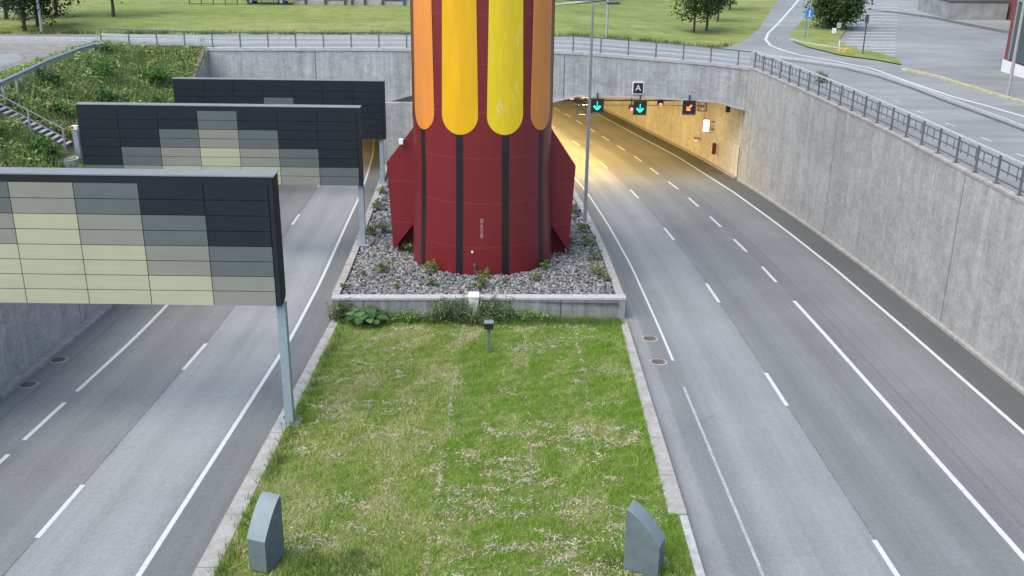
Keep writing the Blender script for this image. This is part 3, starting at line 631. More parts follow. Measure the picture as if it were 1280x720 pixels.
def tree(loc, h, cr, cb, seed, n, leaf, col, label, group, alt=None, tr=.1):
    T = thing('deciduous_tree', loc, label, 'tree', group); q = np.random.default_rng(seed); b = MB()
    b.tube([(0,0,-.1),(.03,.02,cb*.6),(.0,.05,cb+.25*(h-cb)),(.05,0,h*.9)], [tr*1.3, tr, tr*.75, tr*.15], 9)
    b.build('trunk', M['bark'], T); limbs = MB(); tips = []
    for k in range(16):
        z = cb*.85+(h*.8-cb*.85)*k/16; a = k*2.4+q.random(); L = cr*(.95-.5*k/16)*(.8+.4*q.random())
        e = (math.cos(a)*L, math.sin(a)*L, z+.35*L); limbs.tube([(0,.03,z),(e[0]*.5, e[1]*.5, z+.12*L), e], [tr*.4, tr*.25, tr*.08], 5)
        tips += [e, (e[0]*.6, e[1]*.6, z+.2*L)]
    limbs.build('branches', M['bark'], T)
    d = q.normal(size=(n//45, 3)); d /= np.linalg.norm(d, axis=1)[:, None]; cz = (h+cb)/2
    cen = d*(q.random(len(d))**.45)[:, None]*np.array([cr, cr, (h-cb)/2])+np.array([0, 0, cz]); cen = np.vstack([cen, np.array(tips)])
    p = np.repeat(cen, 38, 0); p += q.normal(0, 1, p.shape)*cr*.15
    tone = np.repeat(1+.22*q.normal(size=len(cen)), 38)[:, None]
    v, f = quads(p, leaf, .5, .65, seed); npmesh('crown', v, f, M['leaf'], T, np.clip(hues(len(p), col, .2, q, alt)*tone, .005, .5)); return T
def ground(x, y): p = UG(x, y); return (p[0], p[1], zu(p[0], p[1]))
dg = (.028,.05,.02)
tree(ground(31,39), 8, 2.6, 1.0, 1, 4200, .28, dg, 'dark green tree at the left edge just left of the lamp post', 'trees on the left of the field', tr=.14)
tree(ground(47,33), 8, 2.3, .6, 2, 4000, .28, dg, 'dark tree directly behind the left lamp post', 'trees on the left of the field', tr=.14)
tree(ground(71,21), 8, 2.2, 1.0, 3, 3600, .28, dg, 'dark tree just right of the left lamp post', 'trees on the left of the field', tr=.14)
tree(ground(8,24), 9, 2.8, 1.2, 4, 3600, .28, dg, 'dark tree at the upper left corner of the field', 'trees on the left of the field', tr=.16)
tree(ground(142,21), 8, 1.7, 1.75, 5, 2600, .26, (.035,.06,.022), 'slim tree standing alone on the lawn at the left', 'trees on the left of the field', tr=.13)
lg = (.05,.085,.028)
tree(ground(867,41), 6.5, 2.0, 1.05, 6, 3000, .26, lg, 'nearest small tree on the lawn left of the side road', 'young trees by the side road')
tree(ground(883,38), 6.5, 1.6, 1.6, 7, 2200, .26, lg, 'young tree right behind the nearest lawn tree', 'young trees by the side road')
tree(ground(897,27), 6.5, 1.5, 1.6, 8, 2200, .26, lg, 'third young tree back along the side road', 'young trees by the side road')
tree(ground(912,13), 6.5, 1.9, 1.5, 9, 2400, .26, lg, 'farthest young tree at the top by the side road', 'young trees by the side road')
g_ = ground(1041, 36); 
sh = thing('large_shrub', g_, 'large round dark green shrub on the grass island beside the striped parking bays', 'shrub')
v, f, c = shrub_mesh('foliage', 5.2, 2.7, 9000, .3, (.05,.085,.028), 77, (.1,.14,.05), .7); npmesh('foliage', v, f, M['leaf'], sh, c)
b = MB()
for k in range(7): a = k*.9; b.tube([(0,0,-.1),(math.cos(a)*.6, math.sin(a)*.6, 1.5),(math.cos(a)*1.4, math.sin(a)*1.4, 3.5)], [.12,.08,.03], 6)
b.build('stem', M['bark'], sh)
p = UG(1027, 104); shrub('weed_bush', (p[0], p[1], zu(p[0], p[1])), .9, .55, 420, .12, (.13,.17,.06), 55, 'pale weed bush growing at the kerb behind the right railing', 'weed')
# ------------------------------------------------------------------ planter, gravel
pl = lambda Y: -7.62+sL(Y)*.97; pr = lambda Y: 4.87+sR(Y)
tpw = thing('planter_wall', (-1.4, 40.7, zr(40.7)), 'low pale concrete wall around the gravel bed of the rocket tower', 'wall'); og = (-1.4, 40.7, zr(40.7))
pys = [41.0, 44, 48, 52, 56, 60, 64, 68, 72, 74.4]
fl, fr = (-7.62, 40.4), (4.87, 40.95)
def lerp(a, b, t): return a+(b-a)*t
b = MB(); b.uv = []
def slab(z0, z1, d0, d1, ext=0):
    vs = []
    for (x, y), s in ((fl, -1), (fr, 1)):
        for d in (d0, d1):
            for z in (z0, z1): vs.append((x+ext*s, y+d, zr(y)+z))
    return vs
b = MB(); b.add(slab(-.2, .9, 0, .35), [(0,1,5,4),(2,6,7,3),(0,2,3,1),(4,5,7,6),(1,3,7,5),(0,4,6,2)]); b.uv = [(v[0], v[2]) for v in b.v]
b.build('front_wall', concrete('concrete_planter', (.27,.28,.27), .5, 4.2), tpw, og)
b = MB(); b.add(slab(.903, 1.0, -.04, .42, .02), [(0,1,5,4),(2,6,7,3),(0,2,3,1),(4,5,7,6),(1,3,7,5),(0,4,6,2)]); b.build('cap', M['white_kerb'], tpw, og)
ribbon(MB(), pl, lambda Y: pl(Y)+.33, pys, -.2, .99).build('side_wall', M['kerb'], tpw, og)
ribbon(MB(), lambda Y: pr(Y)-.33, pr, pys, -.2, .99).build('side_wall', M['kerb'], tpw, og)
b = MB()
for Y in [40.75]+pys[1:]: b.v += [(pl(Y)+.3, Y, zr(Y)+.8), (pr(Y)-.3, Y, zr(Y)+.8)]
for i in range(len(pys)-1): b.f.append([2*i, 2*i+1, 2*i+3, 2*i+2]); b.mi.append(0)
tag(b.build('gravel_ground', M['gravel_ground']), kind='structure')
TX, TY = -1.48, 47.9
ico = bmesh.new(); bmesh.ops.create_icosphere(ico, subdivisions=1, radius=1); iv = np.array([v.co[:] for v in ico.verts]); ff = np.array([[v.index for v in q.verts] for q in ico.faces]); ico.free()
def stones(N, y0, y1, size, seed):
    r = np.random.default_rng(seed); x = r.uniform(-10, 5, N); y = r.uniform(y0, y1, N)
    ok = (x > np.array([pl(a)+.4 for a in y])) & (x < np.array([pr(a)-.4 for a in y])) & (np.hypot(x-TX, y-TY) > 3.35) & (y > np.interp(x, [fl[0], fr[0]], [40.85, 41.4])); x, y = x[ok], y[ok]; n = len(x)
    s = size*np.exp(r.normal(0, .3, n)); a = r.random(n)*2*PI; sc = np.stack([s*r.uniform(.8,1.5,n), s*r.uniform(.7,1.,n), s*r.uniform(.5,.9,n)], 1)
    V = iv[None]*(1+.28*r.normal(size=(n, 12, 1)))*sc[:, None]
    ca, sa = np.cos(a)[:, None], np.sin(a)[:, None]; V = np.stack([V[..., 0]*ca-V[..., 1]*sa, V[..., 0]*sa+V[..., 1]*ca, V[..., 2]], 2)
    V += np.stack([x, y, -SLOPE*y+.83+r.random(n)*.09], 1)[:, None]
    Fs = (ff[None]+12*np.arange(n)[:, None, None]).reshape(-1, 3)
    base = np.array([(.24,.24,.25),(.17,.172,.18),(.31,.31,.31),(.25,.235,.225),(.14,.14,.145),(.34,.34,.335)])[r.integers(0, 6, n)]*(.82+.15*r.normal(size=(n, 1)))
    return V.reshape(-1, 3), Fs, np.repeat(np.clip(base, .03, .6), 20, 0)
A = stones(27000, 40.9, 56, .063, 1); B = stones(4500, 56, 74, .11, 2)
tag(npmesh('gravel', np.vstack([A[0], B[0]]), np.vstack([A[1], B[1]+len(A[0])]), M['stone'], col=np.vstack([A[2], B[2]])), kind='stuff')
# ------------------------------------------------------------------ rocket tower
zb = zr(TY)+.75; tr_ = thing('rocket_tower', (TX, TY, zb), 'huge red cylindrical tower painted like a rocket, standing on the gravel bed', 'tower')
def Rz(z): return float(np.interp(z, [-3, -2, 0, 2, 9, 16, 22, 25, 27.5, 29], [3.4, 3.38, 3.32, 3.26, 3.25, 3.25, 3.2, 2.5, 1.2, .1]))
def ring_patch(a0f, a1f, zs, off, na):
    """cylinder patch between angles (0 = towards the camera, positive to the right)"""
    b = MB()
    for z in zs:
        for k in range(na+1):
            a = a0f(z)+(a1f(z)-a0f(z))*k/na; r = Rz(z)+off; b.v.append((r*math.sin(a), -r*math.cos(a), z-zb))
    for i in range(len(zs)-1):
        for k in range(na): b.f.append([i*(na+1)+k, i*(na+1)+k+1, (i+1)*(na+1)+k+1, (i+1)*(na+1)+k]); b.mi.append(0)
    return b
zs = [-3.2, -2.6, -2, -1, 0, 1, 2, 3, 5, 7, 9, 12, 16, 20, 22, 23.5, 25, 26.5, 27.5, 28.5, 29]
ring_patch(lambda z: -PI, lambda z: PI, zs, 0, 96).build('body', M['t_red'], tr_, smooth=True)
D = math.radians; cols = ['t_gold', 't_yellow', 't_orange', 't_gold', 't_yellow', 't_orange', 't_gold', 't_yellow', 't_orange']
zp = float(atY(578, 168.5, 44.75)[2])
for i in range(9):
    ac = D(-16.6+36.6*i) if i < 2 else D(57.3+(i-2)*41.4)
    if i == 8: ac = D(-54.2)
    rr = .86; z1 = zp+(.0 if cols[i] != 't_orange' else -.02)
    zz_ = [z1+rr*(1-math.cos(t)) for t in np.linspace(0.02, PI/2, 14)]+[z1+1.6, z1+2.5, 8, 10, 12, 14, 16, 18, 20]
    def hw(z):
        k = (z-z1)/rr; w0 = D(14.9)*math.sqrt(max(0, 1-(1-k)**2)) if k < 1 else D(14.9)
        return w0*(1-.018*max(0, z-z1-1))
    ring_patch(lambda z: ac-hw(z), lambda z: ac+hw(z), zz_, .02, 16).build('petal', M[cols[i]], tr_, smooth=True)
    zs2 = list(np.linspace(-3.2, z1+.25, 12)); ring_patch(lambda z: ac-D(2.9), lambda z: ac+D(2.9), zs2, .012, 4).build('stripe', M['t_black'], tr_, smooth=True)
for ang, fo in ((-103, 0), (102, -.2), (180, 0)):     # three fins, each a folded skin with a slanted foot
    a = D(ang); rd = Vector((math.sin(a), -math.cos(a), 0)); tg = Vector((math.cos(a), math.sin(a), 0)); b = MB()
    if ang > 0: tg = -tg
    prof = [(3.2, 3.85), (4.62+fo, 2.05), (4.72+fo, 1.9), (4.5+fo, -2.5), (3.3, -.95)]
    back = [(3.2, 3.85), (4.62+fo, 2.05), (4.72+fo, 1.9), (4.45+fo, -3.2), (3.3, -3.2)]
    P3 = lambda p, t: tuple(rd*p[0]+tg*t+Vector((0, 0, p[1]-zb)))
    for pf, t0, t1 in ((prof, .30, .34), (back, -.34, -.30)):
        b.prism(pf, lambda p, k: P3(p, t0+(t1-t0)*k))
    for p, q in ((back[0], back[1]), (back[1], back[2]), (back[2], prof[3])):
        b.add([P3(p, -.30), P3(q, -.30), P3(q, .30), P3(p, .30)], [(0,1,2,3)])
    b.build('fin', M['t_red'], tr_)
b = MB(); b.tube([(-.21,-3.52,.0),(-.24,-3.45,.9),(-.26,-3.37,1.0)], .055, 8); b.build('cable_pipe', M['dark_steel'], tr_)
MB().box(-4.0,-3.8,.2,.4,5.7,5.95).build('fin_lamp', M['white'], tr_)
b = MB(); b.tube([(-.36,-3.36,1.55),(-.36,-3.44,1.55)], .05, 8); b.build('fastener', M['white'], tr_)
def text_mesh(s, size, mat, name, parent, loc, rot=(PI/2,0,0), ext=.004):
    cu = bpy.data.curves.new(name, 'FONT'); cu.body = s; cu.size = size; cu.align_x = 'CENTER'; cu.align_y = 'CENTER'; cu.extrude = ext; cu.space_line = .78
    o = bpy.data.objects.new(name, cu); COL.objects.link(o); bpy.context.view_layer.update()
    me = bpy.data.meshes.new_from_object(o.evaluated_get(bpy.context.evaluated_depsgraph_get())); COL.objects.unlink(o); bpy.data.objects.remove(o)
    q = link(name, me, mat, parent); q.location = loc; q.rotation_euler = rot; return q
zt = float(atY(603, 286, 44.55)[2])
text_mesh('8\n6\n0\n8', .3, M['pink'], 'lettering', tr_, (.07, -Rz(zt)-.012, zt-zb))
# ------------------------------------------------------------------ stepped panel gantries
PAT = [['kkkskkk', 'kksgskk', 'ksgcgsk', 'sgcccgs'], ['kkkskkk', 'kksgskk', 'ksgcgsk', 'sgcccgs'], ['kkkkkkk', 'kkkskkk', 'kksgskk', 'ksgcgsk']]
PAT[0] = ['kkskgkk'[::1], '', '', '']
PAT[0] = ['kksgskk', 'ksgcgsk', 'sgcccgs', 'gcccccg']
PAT[1] = ['kkkskkk', 'kksgskk', 'ksgcgsk', 'sgcccgs'][:4]
PAT[1] = ['kkkskkk', 'kksgskk', 'ksgcgsk', 'sgcccgs']
KEY = dict(k='p_dark', s='p_slate', g='p_grey', c='p_cream')
def gantry(xr, Y, zbot, pat, W, post, label, grp, base_dz, Dp=.66, H=4.1):
    T = thing('panel_gantry', (xr-W/2, Y, zr(Y)), label, 'sign gantry', grp); og = (xr-W/2, Y, zr(Y)); xl = xr-W
    prof = [(Y, zbot), (Y+Dp-.3, zbot), (Y+Dp-.12, zbot+.06), (Y+Dp-.02, zbot+.2), (Y+Dp, zbot+.35), (Y+Dp, zbot+H), (Y, zbot+H)]
    MB().prism(prof, lambda p, k: (xl+W*k, p[0], p[1])).build('housing', M['p_dark'], T, og)
    MB().box(xl-.03, xr+.03, Y-.02, Y+Dp+.02, zbot+H+.003, zbot+H+.04).build('roof_sheet', M['roof_sheet'], T, og)
    b = MB(); h = (H-.22)/8; wc = (W-.18)/7; keys = 'ksgc'
    for r in range(8):
        for c_ in range(7):
            x0 = xl+.03+c_*wc; z0 = zbot+H-.22-(r+1)*h
            b.box(x0+.012, x0+wc-.012, Y-.035, Y-.003, z0+.012, z0+h-.012, keys.index(pat[r//2][c_]))
    b.build('cladding', [M[KEY[k]] for k in keys], T, og)
    b = MB(); b.box(xr-.13, xr-.005, Y-.05, Y-.003, zbot, zbot+H-.02); b.build('edge_trim', M['p_dark'], T, og)
    px, pz = post
    MB().box(px-.135, px+.135, Y+.15, Y+.42, pz+.04, zbot+.0).build('post', M['post'], T, og, bevel=.01)
    bp = MB(); bp.box(px-.34, px+.34, Y-.02, Y+.58, pz+.004, pz+.045)
    base = bp.build('base_plate', M['galv'], T, og)
    for sx in (-1, 1):
        for sy in (-1, 1): MB().tube([(px+sx*.25, Y+.285+sy*.22, pz+.045), (px+sx*.25, Y+.285+sy*.22, pz+.14)], .03, 6).build('bolt', M['galv'], base, og)
    lx = xl+.6; lz = bank_z(lx, Y+.3)-.1
    if zbot > lz+.02: MB().box(lx-.135, lx+.135, Y+.15, Y+.42, lz, zbot-.003).build('post', M['post'], T, og)
    return T
gg = 'dark gantry backs with stepped pixel pattern'
gantry(-7.03, 29.1, 2.13, PAT[0], 13.5, (-7.1, zr(29.4)+.13), 'nearest and largest dark panel with a cream stepped pattern, on a blue grey post', gg, .13, .66, 4.03)
gantry(-7.5, 49.5, .5, PAT[1], 13.75, (-7.62, zr(49.8)+.985), 'middle dark panel with grey and cream stepped blocks, behind the nearest one', gg, 1., .5, 3.87)
gantry(-8.42, 66.5, -.88, PAT[2], 13.65, (-8.75, zr(66.8)+.985), 'farthest dark panel, almost all black, in front of the left tunnel mouth', gg, 1., .45, 3.78)
# ------------------------------------------------------------------ lawn furniture
def wedge(x, y, rz, label):
    T = thing('wedge_cabinet', (x, y, zr(y)+.1), label, 'light cabinet', 'wedge cabinets on the lawn', rz)
    n = 10; L, Wd = .86, .47     # profile in the local y-z plane, y = 0 front (low), y = L rear (high)
    prof = [(0, .08), (0, .92)]+[(L*u, .92+.8*(1-(1-u)**1.55)) for u in np.linspace(.1, 1, n)]+[(L, .08)]
    MB().prism(prof, lambda p, k: (Wd*(k-.5), p[0], p[1])).build('body', M['cab_body'], T)
    cap = [(q[0], q[1]) for q in prof[1:-1]]; b = MB()
    for (a, c_) in zip(cap, cap[1:]):
        b.add([(-Wd/2-.01, a[0], a[1]+.004), (Wd/2+.01, a[0], a[1]+.004), (Wd/2+.01, c_[0], c_[1]+.004), (-Wd/2-.01, c_[0], c_[1]+.004),
               (-Wd/2-.01, a[0]-.004, a[1]+.02), (Wd/2+.01, a[0]-.004, a[1]+.02), (Wd/2+.01, c_[0]-.004, c_[1]+.02), (-Wd/2-.01, c_[0]-.004, c_[1]+.02)], [(3,2,1,0),(4,5,6,7),(0,1,5,4),(1,2,6,5),(2,3,7,6),(3,0,4,7)])
    b.build('cover', M['cab_top'], T)
    MB().box(-Wd/2+.05, Wd/2-.05, .1, L-.1, -.12, .08).build('foot', M['kerb'], T); return T
M['cab_body'] = plain('grey_green_enamel', (.125,.16,.172), .6, .3, var=.18); M['cab_top'] = plain('grey_green_cover', (.185,.228,.245), .55, .3, var=.15)
wedge(-6.0, 20.6, D(-17), 'grey wedge cabinet at the lower left of the lawn, curved top facing left')
wedge(3.66, 20.75, D(66), 'grey wedge cabinet at the lower right of the lawn, curved top facing right')
p = RD(611, 441, .1); T = thing('bollard_light', tuple(p), 'small dark bollard floodlight standing on the lawn before the planter wall', 'bollard light')
MB().box(-.055, .055, -.05, .05, -.05, 1.05).build('stem', M['cab_body'], T); MB().box(-.17, .17, -.17, .12, 1.05, 1.28).build('lamp_head', M['black'], T); MB().box(-.185, .185, -.19, .14, 1.283, 1.32).build('lid', M['cab_top'], T)
T = thing('white_cabinet', (-1.62, 40.32, zr(40.3)+.05), 'narrow white cable cabinet against the middle of the planter wall', 'cabinet')
MB().box(-.21, .21, -.16, .16, 0, 1.12).build('body', M['white'], T, bevel=.01); MB().box(-.23, .23, -.19, .4, 1.123, 1.18).build('lid', M['white'], T)
b = MB(); b.box(-.12, -.07, -.166, -.161, .25, .45); b.box(.02, .06, -.166, -.161, .2, .34); b.build('mark', M['dark_steel'], T)
for (x, y), l in (((812,423.5), 'upper drain cover on the right road beside the lawn kerb'), ((822.5,452.5), 'lower drain cover on the right road beside the lawn kerb'), ((73,450), 'upper of the two drain covers on the left road shoulder'), ((35,481), 'lower of the two drain covers on the left road shoulder')):
    p = RD(x, y); T = thing('manhole_cover', tuple(p), l, 'drain cover', 'round drain covers in the roads'); T.rotation_euler.x = -SLOPE
    MB().tube([(0,0,.003),(0,0,.011)], .36, 20).build('rim', M['kerb'], T); b = MB(); b.tube([(0,0,.012),(0,0,.02)], .27, 20)
    for k in range(-3, 4): b.box(-.19, .19, k*.065-.014, k*.065+.014, .0205, .034)
    b.build('grate', M['rust'], T)
# weeds on the gravel and along the wall
wv = [shrub_mesh('w', .45, .32, 150, .11, c_, 200+i, a_, .45) for i, (c_, a_) in enumerate((((.1,.15,.04),(.16,.17,.06)), ((.075,.125,.035),(.12,.15,.05)), ((.13,.165,.05),(.2,.17,.07))))]
wm = []
for v, f, c in wv:
    o = npmesh('foliage', v, f, M['leaf'], None, c); wm.append(o.data); bpy.data.objects.remove(o)
wp = [(480,342,1.3,'left of the tower front, a broad pale clump'),(512,318,1.1,'beside the left fin foot'),(551,338,1.2,'at the left foot of the tower'),(604,338,.9,'at the middle foot of the tower beside the black pipe'),(642,330,.9,'at the tower foot under the right black stripe'),(670,352,.9,'on the gravel right of centre'),(466,295,1.3,'left of the left fin by the planter edge'),(481,293,1.1,'just below the left fin'),(500,312,.8,'between left fin and tower'),(432,362,.7,'in the front left corner of the planter'),(540,360,.9,'at the front edge of the gravel left of centre'),(497,362,.6,'at the front gravel edge further left'),(602,360,1.2,'at the front gravel edge behind the white cabinet'),(632,356,.6,'on the gravel in front of the tower'),(693,308,1.,'at the foot of the right fin'),(712,305,.9,'just right of the right fin tip'),(717,268,1.,'by the right planter edge left of the lamp post'),(726,292,1.2,'by the right planter edge below the lamp post'),(735,308,1.2,'along the right planter edge'),(742,326,1.1,'along the right planter edge further forward'),(747,346,1.2,'near the front right corner of the planter'),(758,353,.9,'in the front right corner of the planter'),(492,200,1.3,'behind the left fin near the portal'),(478,243,1.,'on the left planter edge beside the far post'),(470,262,1.2,'on the left planter edge beyond the middle post'),(588,364,.5,'tiny one at the front cap'),(455,345,.6,'small one near the left edge')]
for i, (x, y, s, l) in enumerate(wp):
    p = RD(x, y, .85)
    if math.hypot(p[0]-TX, p[1]-TY) < 3.7: d_ = np.array([p[0]-TX, p[1]-TY]); d_ = d_/np.linalg.norm(d_)*3.75; p = np.array([TX+d_[0], TY+d_[1], zr(TY+d_[1])+.85])
    T = thing('weed_plant', tuple(p), 'green weed on the gravel, '+l, 'weed', 'weeds growing in the gravel', rng.random()*6); T.scale = (1.25*s, 1.25*s, 1.25*s)
    o = bpy.data.objects.new('foliage', wm[i%3]); COL.objects.link(o); o.parent = T
    o = MB().tube([(0,0,-.08),(.02,.01,.2),(.03,0,.35)], [.012,.01,.005], 5).build('stem', M['leaf_stem'] if 'leaf_stem' in M else M['bark'], T)
p = RD(455, 412, .1)
T = thing('burdock_plant', (p[0], 39.55, zr(39.55)+.1), 'large plant with broad dark leaves at the left end of the planter wall', 'plant'); q = np.random.default_rng(5)
V, Fs, C = [], [], []
b = MB()
for k in range(44):
    a = q.random()*6.28; rr = .12+.72*q.random()**.7; z = .25+.45*(1-rr)+.2*q.random(); L = .30+.16*q.random(); cx, cy = rr*math.cos(a), rr*math.sin(a); dx, dy = math.cos(a), math.sin(a)
    prof = [(-.45,.0,0),(-.3,.42,.02),(.05,.5,.04),(.35,.3,.0),(.55,0,-.1),(.35,-.3,.0),(.05,-.5,.04),(-.3,-.42,.02)]
    B_ = len(V); V.append((cx, cy, z+.03))
    for u_, w_, h_ in prof: V.append((cx+L*(u_*dx-w_*dy), cy+L*(u_*dy+w_*dx), z+L*h_-.18*L*u_))
    col = np.array((.085,.165,.06))*(1+.25*q.normal())
    for j in range(8): Fs.append((B_, B_+1+j, B_+1+(j+1)%8)); C.append(col)
    b.tube([(0,0,0), (cx*.7, cy*.7, z*.7), (cx, cy, z)], [.012,.01,.006], 4)
npmesh('leaves', np.array(V), np.array(Fs), M['leaf'], T, np.clip(np.array(C), .01, .5)); b.build('stem', M['bark'], T)
for i, (x, y, h, r, c_, l) in enumerate(((-2.55,39.95,1.15,.72,(.1,.15,.06),'tall nettle clump against the planter wall left of the white cabinet'),(-.75,40.0,1.15,.6,(.1,.16,.06),'tall nettle clump right of the white cabinet'),(-7.2,39.95,.9,.4,(.07,.11,.04),'tall weed tuft at the left corner of the planter wall'),(.6,40.2,.5,.95,(.13,.23,.05),'low bright weeds at the planter wall right of the nettles'),(-4.5,40.0,.5,1.1,(.11,.21,.045),'low leafy weeds at the planter wall right of the broad leaved plant'),(-1.5,39.7,.55,.55,(.09,.12,.05),'mixed weeds in front of the white cabinet'))):
    stalks((x, y, zr(y)+.08), h, r*1.25, .3, int(70*r/.6), tuple(1.3*a for a in c_), 300+i, l, (.2,.24,.1))
# ------------------------------------------------------------------ lamp posts, poles, signs
def lamppost(loc, h, label, arm=(.8,0), base=True):
    T = thing('street_lamp', loc, label, 'street lamp'); MB().tube([(0,0,0),(0,0,h*.5),(0,0,h)], [.11,.09,.06], 10).build('pole', M['galv'], T)
    a = Vector((arm[0], arm[1], 0)); MB().tube([(0,0,h-.05),(a.x*.4,a.y*.4,h+.06),(a.x,a.y,h+.08)], .035, 6).build('arm', M['galv'], T)
    d = a.normalized(); s = Vector((-d.y, d.x, 0))*.14
    e = a; b = MB(); vs = []
    for t_, wd in ((0., .7), (.35, 1.), (.65, .75)):
        for z in (h+.02, h+.13):
            for sg in (-1, 1): q = e+d*t_+s*sg*wd; vs.append((q.x, q.y, z))
    b.add(vs, [(0,1,3,2),(0,4,5,1),(2,3,7,6),(0,2,6,4),(1,5,7,3),(4,8,9,5),(6,7,11,10),(4,6,10,8),(5,9,11,7),(8,10,11,9)]); b.build('lamp_head', M['dark_steel'], T)
    if base: MB().box(-.24, .24, -.2, .2, 0, .05).build('base_plate', M['galv'], T)
    return T
p = RD(731, 279, 1.0); lamppost((p[0], p[1], zr(p[1])+1.0), 11.9, 'tall slim grey lamp post at the right edge of the gravel bed', (.75, .12))
p = ground(52.5, 41); lamppost(p, 10, 'pale lamp post at the left edge of the field before dark trees', (0, -1.4), False)
p = ground(758, 47); lamppost(p, 9.5, 'grey lamp post behind the bridge railing right of the tower', (.9,0), False)
p = ground(1259, 122); lamppost(p, 9, 'grey lamp post on the yellow kerb in front of the brick building', (-1.2, -.3), False)
p = ground(1009, 48); T = thing('sign_post', p, 'pole with a square blue path sign on the grass island', 'road sign')
MB().tube([(0,0,0),(0,0,7.5)], .05, 8).build('pole', M['galv'], T); b = MB(); b.box(-.4, .3, -.09, -.05, 1.8, 2.5); b.build('sign_plate', M['blue'], T)
b = MB(); b.box(-.1, .0, -.096, -.092, 1.95, 2.24); b.tube([(-.05,-.092,2.34),(-.05,-.097,2.34)], .07, 10); b.box(-.24, .14, -.096, -.092, 1.88, 1.915); b.build('symbol', M['white'], T)
MB().tube([(-.22,0,0),(-.22,0,1.8)], .04, 8).build('second_pole', M['blue'], T)
p = ground(1078, 69); T = thing('bare_pole', p, 'thin dark pole with a small box on top beside the striped bays', 'pole'); MB().tube([(0,0,0),(0,0,3.0)], .05, 8).build('pole', M['dark_steel'], T); MB().box(-.12,.12,-.1,.1,2.5,3.15).build('box', M['dark_steel'], T)
p = ground(1047, 47); T = thing('meter_post', p, 'low post with a pale box in front of the large shrub', 'post'); MB().tube([(0,0,0),(0,0,.9)], .04, 8).build('pole', M['galv'], T); MB().box(-.16,.16,-.1,.1,.85,1.3).build('box', M['pale_panel'], T)
p = ground(1042, 44); T = thing('white_box', p, 'small white box under the edge of the large shrub', 'box'); MB().box(-.17,.17,-.12,.12,.15,.62).build('body', M['white'], T, bevel=.02); MB().box(-.04,.04,-.04,.04,0,.15).build('foot', M['galv'], T)
p = ground(1048.5, 61); T = thing('marker_post', p, 'short white stake at the end of the grass island by the yellow block', 'post'); MB().tube([(0,0,0),(0,0,.75)], .045, 8).build('stake', M['white'], T)
for (x, y), s, l in (((1052,68),.36,'left yellow rounded grit block at the tip of the grass island'), ((1059,68.5),.4,'right yellow rounded grit block at the tip of the grass island')):
    p = ground(x, y); T = thing('yellow_block', p, l, 'block', 'yellow blocks on the island'); b = MB(); vs = []
    b.prism([(-s,0),(-s*.9,s*.7),(-s*.4,s*1.15),(s*.5,s*1.1),(s*.95,s*.6),(s,0)], lambda q, k: (q[0], (k-.5)*s*1.3, q[1]+.08)); b.build('body', M['yellow'], T, bevel=.04)
    MB().box(-s*.5, s*.5, -s*.3, s*.3, 0, .08).build('foot', M['dark_steel'], T)
# ------------------------------------------------------------------ railings
def railing(path, zf, label, h=1.1, step=2., pmat='dark_steel', rmat='galv', rails=(.98, .55, .18), infill=True, top_w=.09, name='bridge_railing', rh=.045, railm=None):
    a = np.array([(x, y, zf(x, y)) for x, y in path]); T = thing(name, tuple(a[0]), label, 'railing'); og = a[0]
    seg = np.linalg.norm(np.diff(a, axis=0), axis=1); cum = np.concatenate([[0], np.cumsum(seg)]); n = int(cum[-1]/step)
    at = lambda s: np.array([np.interp(s, cum, a[:, k]) for k in range(3)])
    for i in range(n+1):
        q = at(min(i*step, cum[-1])); d = at(min(i*step+.1, cum[-1]))-at(max(i*step-.1, 0)); 
        b = MB(); b.bar(q, q+[0,0,h-.03], .07, .09, up=(d[0], d[1], 0)); b.bar(q+[0,0,.003], q+[0,0,.03], .2, .2, up=(d[0], d[1], 0)); b.build('post', M[pmat], T, og)
    m_ = max(2, int(cum[-1]/4)); pts = [at(s) for s in np.linspace(0, cum[-1], m_+1)]
    b = MB()
    for p, q in zip(pts, pts[1:]): b.bar(p+[0,0,h], q+[0,0,h], top_w, .07)
    b.build('top_rail', M[rmat], T, og)
    for k in rails:
        b = MB()
        for p, q in zip(pts, pts[1:]): b.bar(p+[0,0,k], q+[0,0,k], .05, rh)
        b.build('rail', M[railm or pmat], T, og)
    if infill:
        for s in np.arange(.35, cum[-1], .72):
            q = at(s); MB().bar(q+[0,0,rails[-1]+.25], q+[0,0,rails[0]], .03, .03).build('infill_bar', M[pmat], T, og)
    return T
bx = [(-29.8,75.25),(-22,75.3),(-9,75.3),(4.6,75.3),(9,75.3),(14.5,75.3),(17.05,75.3)]
tz = lambda x, y: float(np.interp(x, [-30,-22.3,-14,-9,2.7,4.6,9.03,14.54,17.3], [3.72,3.55,3.66,3.7,3.66,3.6,3.3,2.92,2.6]))+.22
railing(bx, tz, 'long grey railing along the bridge edge above the portal wall', 1.05, 2.0, 'mid_steel', 'mid_steel', (.66,.36), False, rh=.15, railm='pale_steel')
rp = [(wr(Y)+.22, Y) for Y in (10, 20, 30, 36, 42, 48, 54, 60, 66, 72, 74.8)]
railing(rp, lambda x, y: zu(20, y)+.17, 'dark posted railing with pale top rail along the right retaining wall', 1.15, 1.9, 'mid_steel', 'pale_steel', (.95,.58,.2), 2)
gp = [tuple(atZ(*q, 4.45)[:2]) for q in ((-60,128),(0,104),(24,93),(60,76),(100,61),(118,56),(130,55))]
T = thing('guard_rail', (gp[0][0], gp[0][1], 3.75), 'steel guard rail curving along the top of the weedy bank at the left', 'guard rail'); og = (gp[0][0], gp[0][1], 3.75)
b = MB(); zc = 4.42
